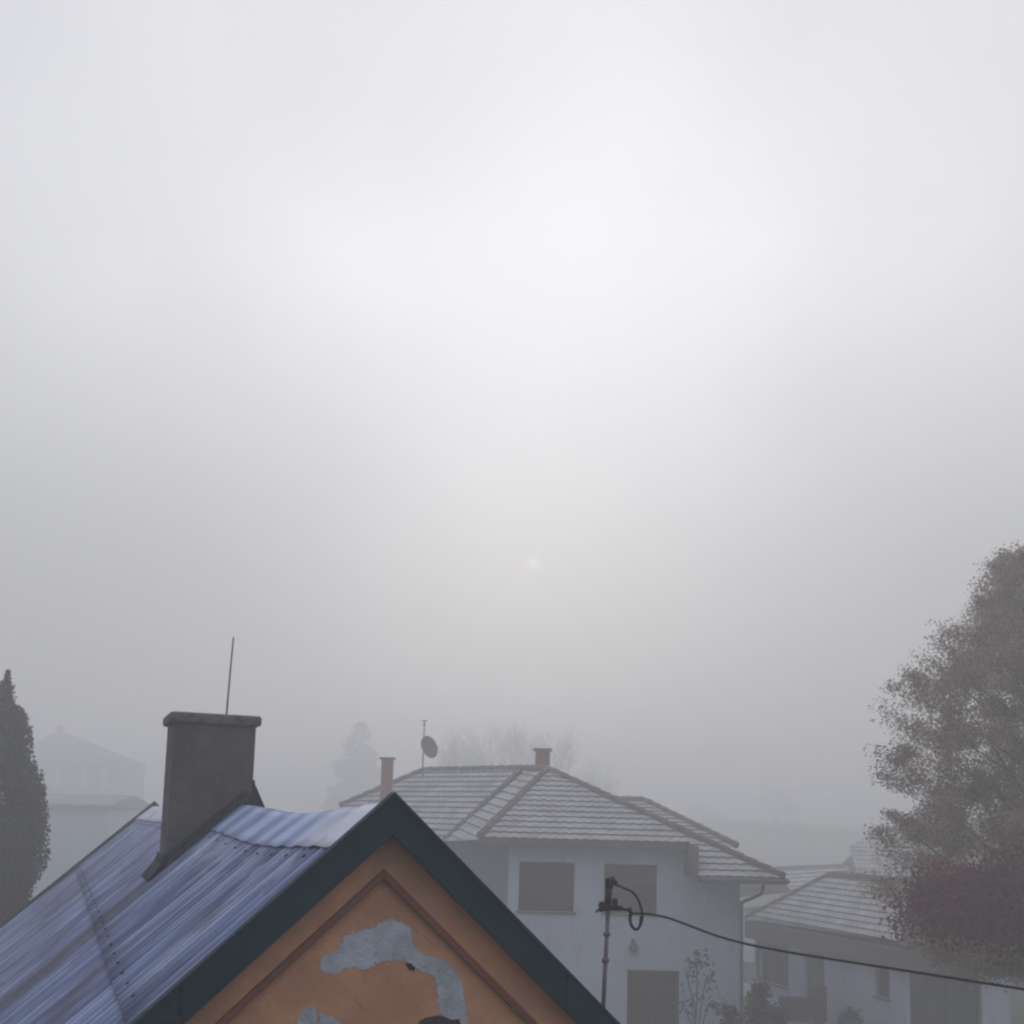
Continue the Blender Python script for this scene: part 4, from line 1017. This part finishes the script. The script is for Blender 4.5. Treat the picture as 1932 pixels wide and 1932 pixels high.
shrub('leafy_shrub', 1462, 1908, 27.4, 0.3, 'lower green brown shrub beside the taller corner shrub', M['leaf_shrub'], 43, 40)
shrub('leafy_shrub', 1375, 1905, 27.2, 0.3, 'dark low shrub against the foot of the white wall', M['leaf_thuja'], 45, 26)
def tall_plant():
    Y = 27.6; base = at(1300, 1960, Y); t = empty('tall_plant', (base.x, Y, 0), 'thin tall plant with drooping leaves against the white wall', 'plant'); m = MB()
    rng = np.random.RandomState(5); P = []; T = []
    for (px, py, n) in ((1318, 1815, 46), (1298, 1838, 12), (1338, 1846, 14), (1312, 1880, 10), (1345, 1893, 16), (1296, 1908, 10)):
        c = at(px, py, Y); m.tube(bez([Vector((base.x + 0.1, Y, 0)), Vector((base.x + 0.1 + (c.x - base.x) * 0.4, Y, c.z * 0.7)), c + Vector((-0.05, 0, 0.05)), c + Vector((0.12, 0, -0.1))], 4), [0.014] * 13, 5, False)
        P.append(np.array(c) + np.array([0.02, 0, -0.02]) + rng.normal(size=(n, 3)) * np.array([0.15, 0.08, 0.13])); T.append(rng.uniform(0, 1, n))
    m.build('stems', M['leaf_green'], t); leaves_object('foliage', np.concatenate(P), 0.075, M['leaf_green'], t, 3, np.concatenate(T), 2.2)
tall_plant()

# yard furniture beside the low house
def yard():
    # dark bench with a tall end, standing along the wall
    Yb = 33.0; a = at(1478, 1900, Yb); b = at(1560, 1900, Yb); a.z = b.z = 0
    t = empty('garden_bench', (a + b) / 2, 'dark maroon bench with one high end by the low house door', 'bench'); w = b.x - a.x
    m = MB(); m.box((a.x, Yb, 0.42), (w, 0, 0), (0, 0.5, 0), (0, 0, 0.08)); m.build('seat', M['purple'], t, bevel=0.015)
    m = MB(); m.box((a.x, Yb + 0.45, 0.5), (w, 0, 0), (0, 0.06, 0), (0, 0, 0.55)); m.build('backrest', M['purple'], t, bevel=0.015)
    m = MB(); m.box((b.x - 0.36, Yb - 0.03, 0.5), (0.36, 0, 0), (0, 0.48, 0), (0, 0, 0.95)); m.build('side_panel', M['purple'], t, bevel=0.02)
    for x in (a.x + 0.05, b.x - 0.12):
        for y in (Yb + 0.02, Yb + 0.42):
            m = MB(); m.box((x, y, 0.05), (0.07, 0, 0), (0, 0.07, 0), (0, 0, 0.37)); m.build('leg', M['purple'], t)
    p = at(1604, 1930, 31.5); t = empty('planter', (p.x, p.y, 0.05), 'round dark planter on the paving before the white wall', 'planter')
    m = MB(); m.lathe((p.x, p.y, 0.05), [(0.22, 0), (0.28, 0.3), (0.33, 0.62), (0.36, 0.66), (0.36, 0.74), (0.30, 0.74), (0.28, 0.68)], 18); m.build('pot', M['door'], t, smooth=True)
    rng = np.random.RandomState(4); q = np.stack([p.x + rng.normal(0, 0.13, 160), p.y + rng.normal(0, 0.13, 160), 0.85 + np.abs(rng.normal(0, 0.10, 160))], 1); leaves_object('foliage', q, 0.07, M['leaf_thuja'], t, 7, rng.uniform(0, 0.8, 160))
yard()

# ------------------------------------------------------------------ service mast and cable
def mast():
    Y = 6.5; lo, top = at(1138.5, 1893, Y), at(1150, 1663, Y)
    x = (lo - APEX).dot(gdir); hroof = APEX.z - x * tanS
    foot = lo + (lo - top).normalized() * ((lo.z - hroof) + 0.03)
    t = empty('service_mast', foot, 'thin metal electricity mast with insulators rising behind the gable', 'mast')
    P = lambda px, py, dy=0.0: at(px, py, Y + dy)
    m = MB(); col = lo.lerp(top, 0.72)
    m.tube([foot, lo.lerp(top, 0.80)], 0.0125, 10); m.tube([lo.lerp(top, 0.33), lo.lerp(top, 0.37)], 0.021, 10); m.tube([lo.lerp(top, 0.55), lo.lerp(top, 0.58)], 0.021, 10); m.build('pole', M['mast'], t, smooth=True)
    m = MB(); m.tube([P(1146.5, 1712), P(1149, 1672)], 0.0195, 10); m.tube([P(1149, 1676), P(1149.5, 1660), P(1154, 1659), P(1163, 1668)], [0.022, 0.026, 0.026, 0.012], 10); m.build('weatherhead', M['black'], t, smooth=True)
    c = P(1146, 1712); m = MB()
    m.box(c + Vector((-0.042, -0.03, -0.016)), (0.125, 0, 0), (0, 0.06, 0), (0, 0, 0.032)); m.tube([P(1162, 1708), P(1178, 1716), P(1190, 1717)], [0.012, 0.009, 0.008], 8)
    m.build('bracket', M['black'], t, bevel=0.004)
    for px, py in ((1135, 1709), (1160, 1703)):
        q = P(px, py, -0.03); m = MB(); m.lathe(q - zup * 0.035, [(0.012, 0), (0.022, 0.012), (0.014, 0.024), (0.023, 0.036), (0.014, 0.048), (0.018, 0.06)], 12); m.build('insulator', M['black'], t, smooth=True)
    m = MB(); m.tube([P(1135, 1712), P(1131, 1714), P(1124, 1722)], 0.006, 6); m.build('hook', M['black'], t, smooth=True)
    m = MB(); m.tube([P(1187, 1712), P(1191, 1724)], 0.012, 8); m.build('clamp', M['black'], t, smooth=True)
    # cable
    cb = MB()
    pts = [P(1160, 1668), P(1176, 1675), P(1193, 1683), P(1204, 1697), P(1210, 1715, -0.02), P(1212, 1730, -0.02), P(1208, 1746, -0.02), P(1200, 1754, -0.02), P(1191, 1747, -0.01), P(1188, 1733), P(1190, 1724), P(1202, 1723.5), P(1222, 1724.5), P(1245, 1728),
           at(1270, 1735, 6.48), at(1310, 1750, 6.45), at(1360, 1768, 6.4), at(1420, 1783.5, 6.32), at(1500, 1798.5, 6.2), at(1600, 1814.5, 6.05), at(1700, 1830, 5.9), at(1830, 1850.5, 5.72), at(1940, 1868, 5.57), at(2100, 1896, 5.35), at(2400, 1950, 5.0)]
    cb.tube(bez(pts, 6), 0.0072, 8)
    o = cb.build('power_cable', M['cable'], None, smooth=True); tag(o, 'black cable sagging from the service mast to the right edge', 'cable')
    lp = MB(); lp.tube(bez([P(1192, 1722, -0.03), P(1190, 1738, -0.035), P(1197, 1752, -0.035), P(1206, 1748, -0.03), P(1209, 1728, -0.03)], 5), 0.006, 7); lp.build('drip_loop', M['cable'], t, smooth=True)
mast()

# ------------------------------------------------------------------ the mist
def haze():
    m = bpy.data.materials.new('mist'); m.use_nodes = True; t = m.node_tree; t.nodes.clear()
    v = t.nodes.new('ShaderNodeVolumePrincipled'); v.inputs['Color'].default_value = (0.985, 0.982, 0.985, 1); v.inputs['Density'].default_value = 0.0150; v.inputs['Anisotropy'].default_value = 0.35
    v.inputs['Density Attribute'].default_value = ''
    o = t.nodes.new('ShaderNodeOutputMaterial'); t.links.new(v.outputs[0], o.inputs['Volume'])
    b = MB(); b.box((-440, -440, -1.2), (880, 0, 0), (0, 880, 0), (0, 0, 1.2 + 19.0)); h = b.build('haze', m)
    tag(h, 'pale morning mist filling the whole scene', 'mist', kind='stuff'); h.display_type = 'WIRE'
haze()
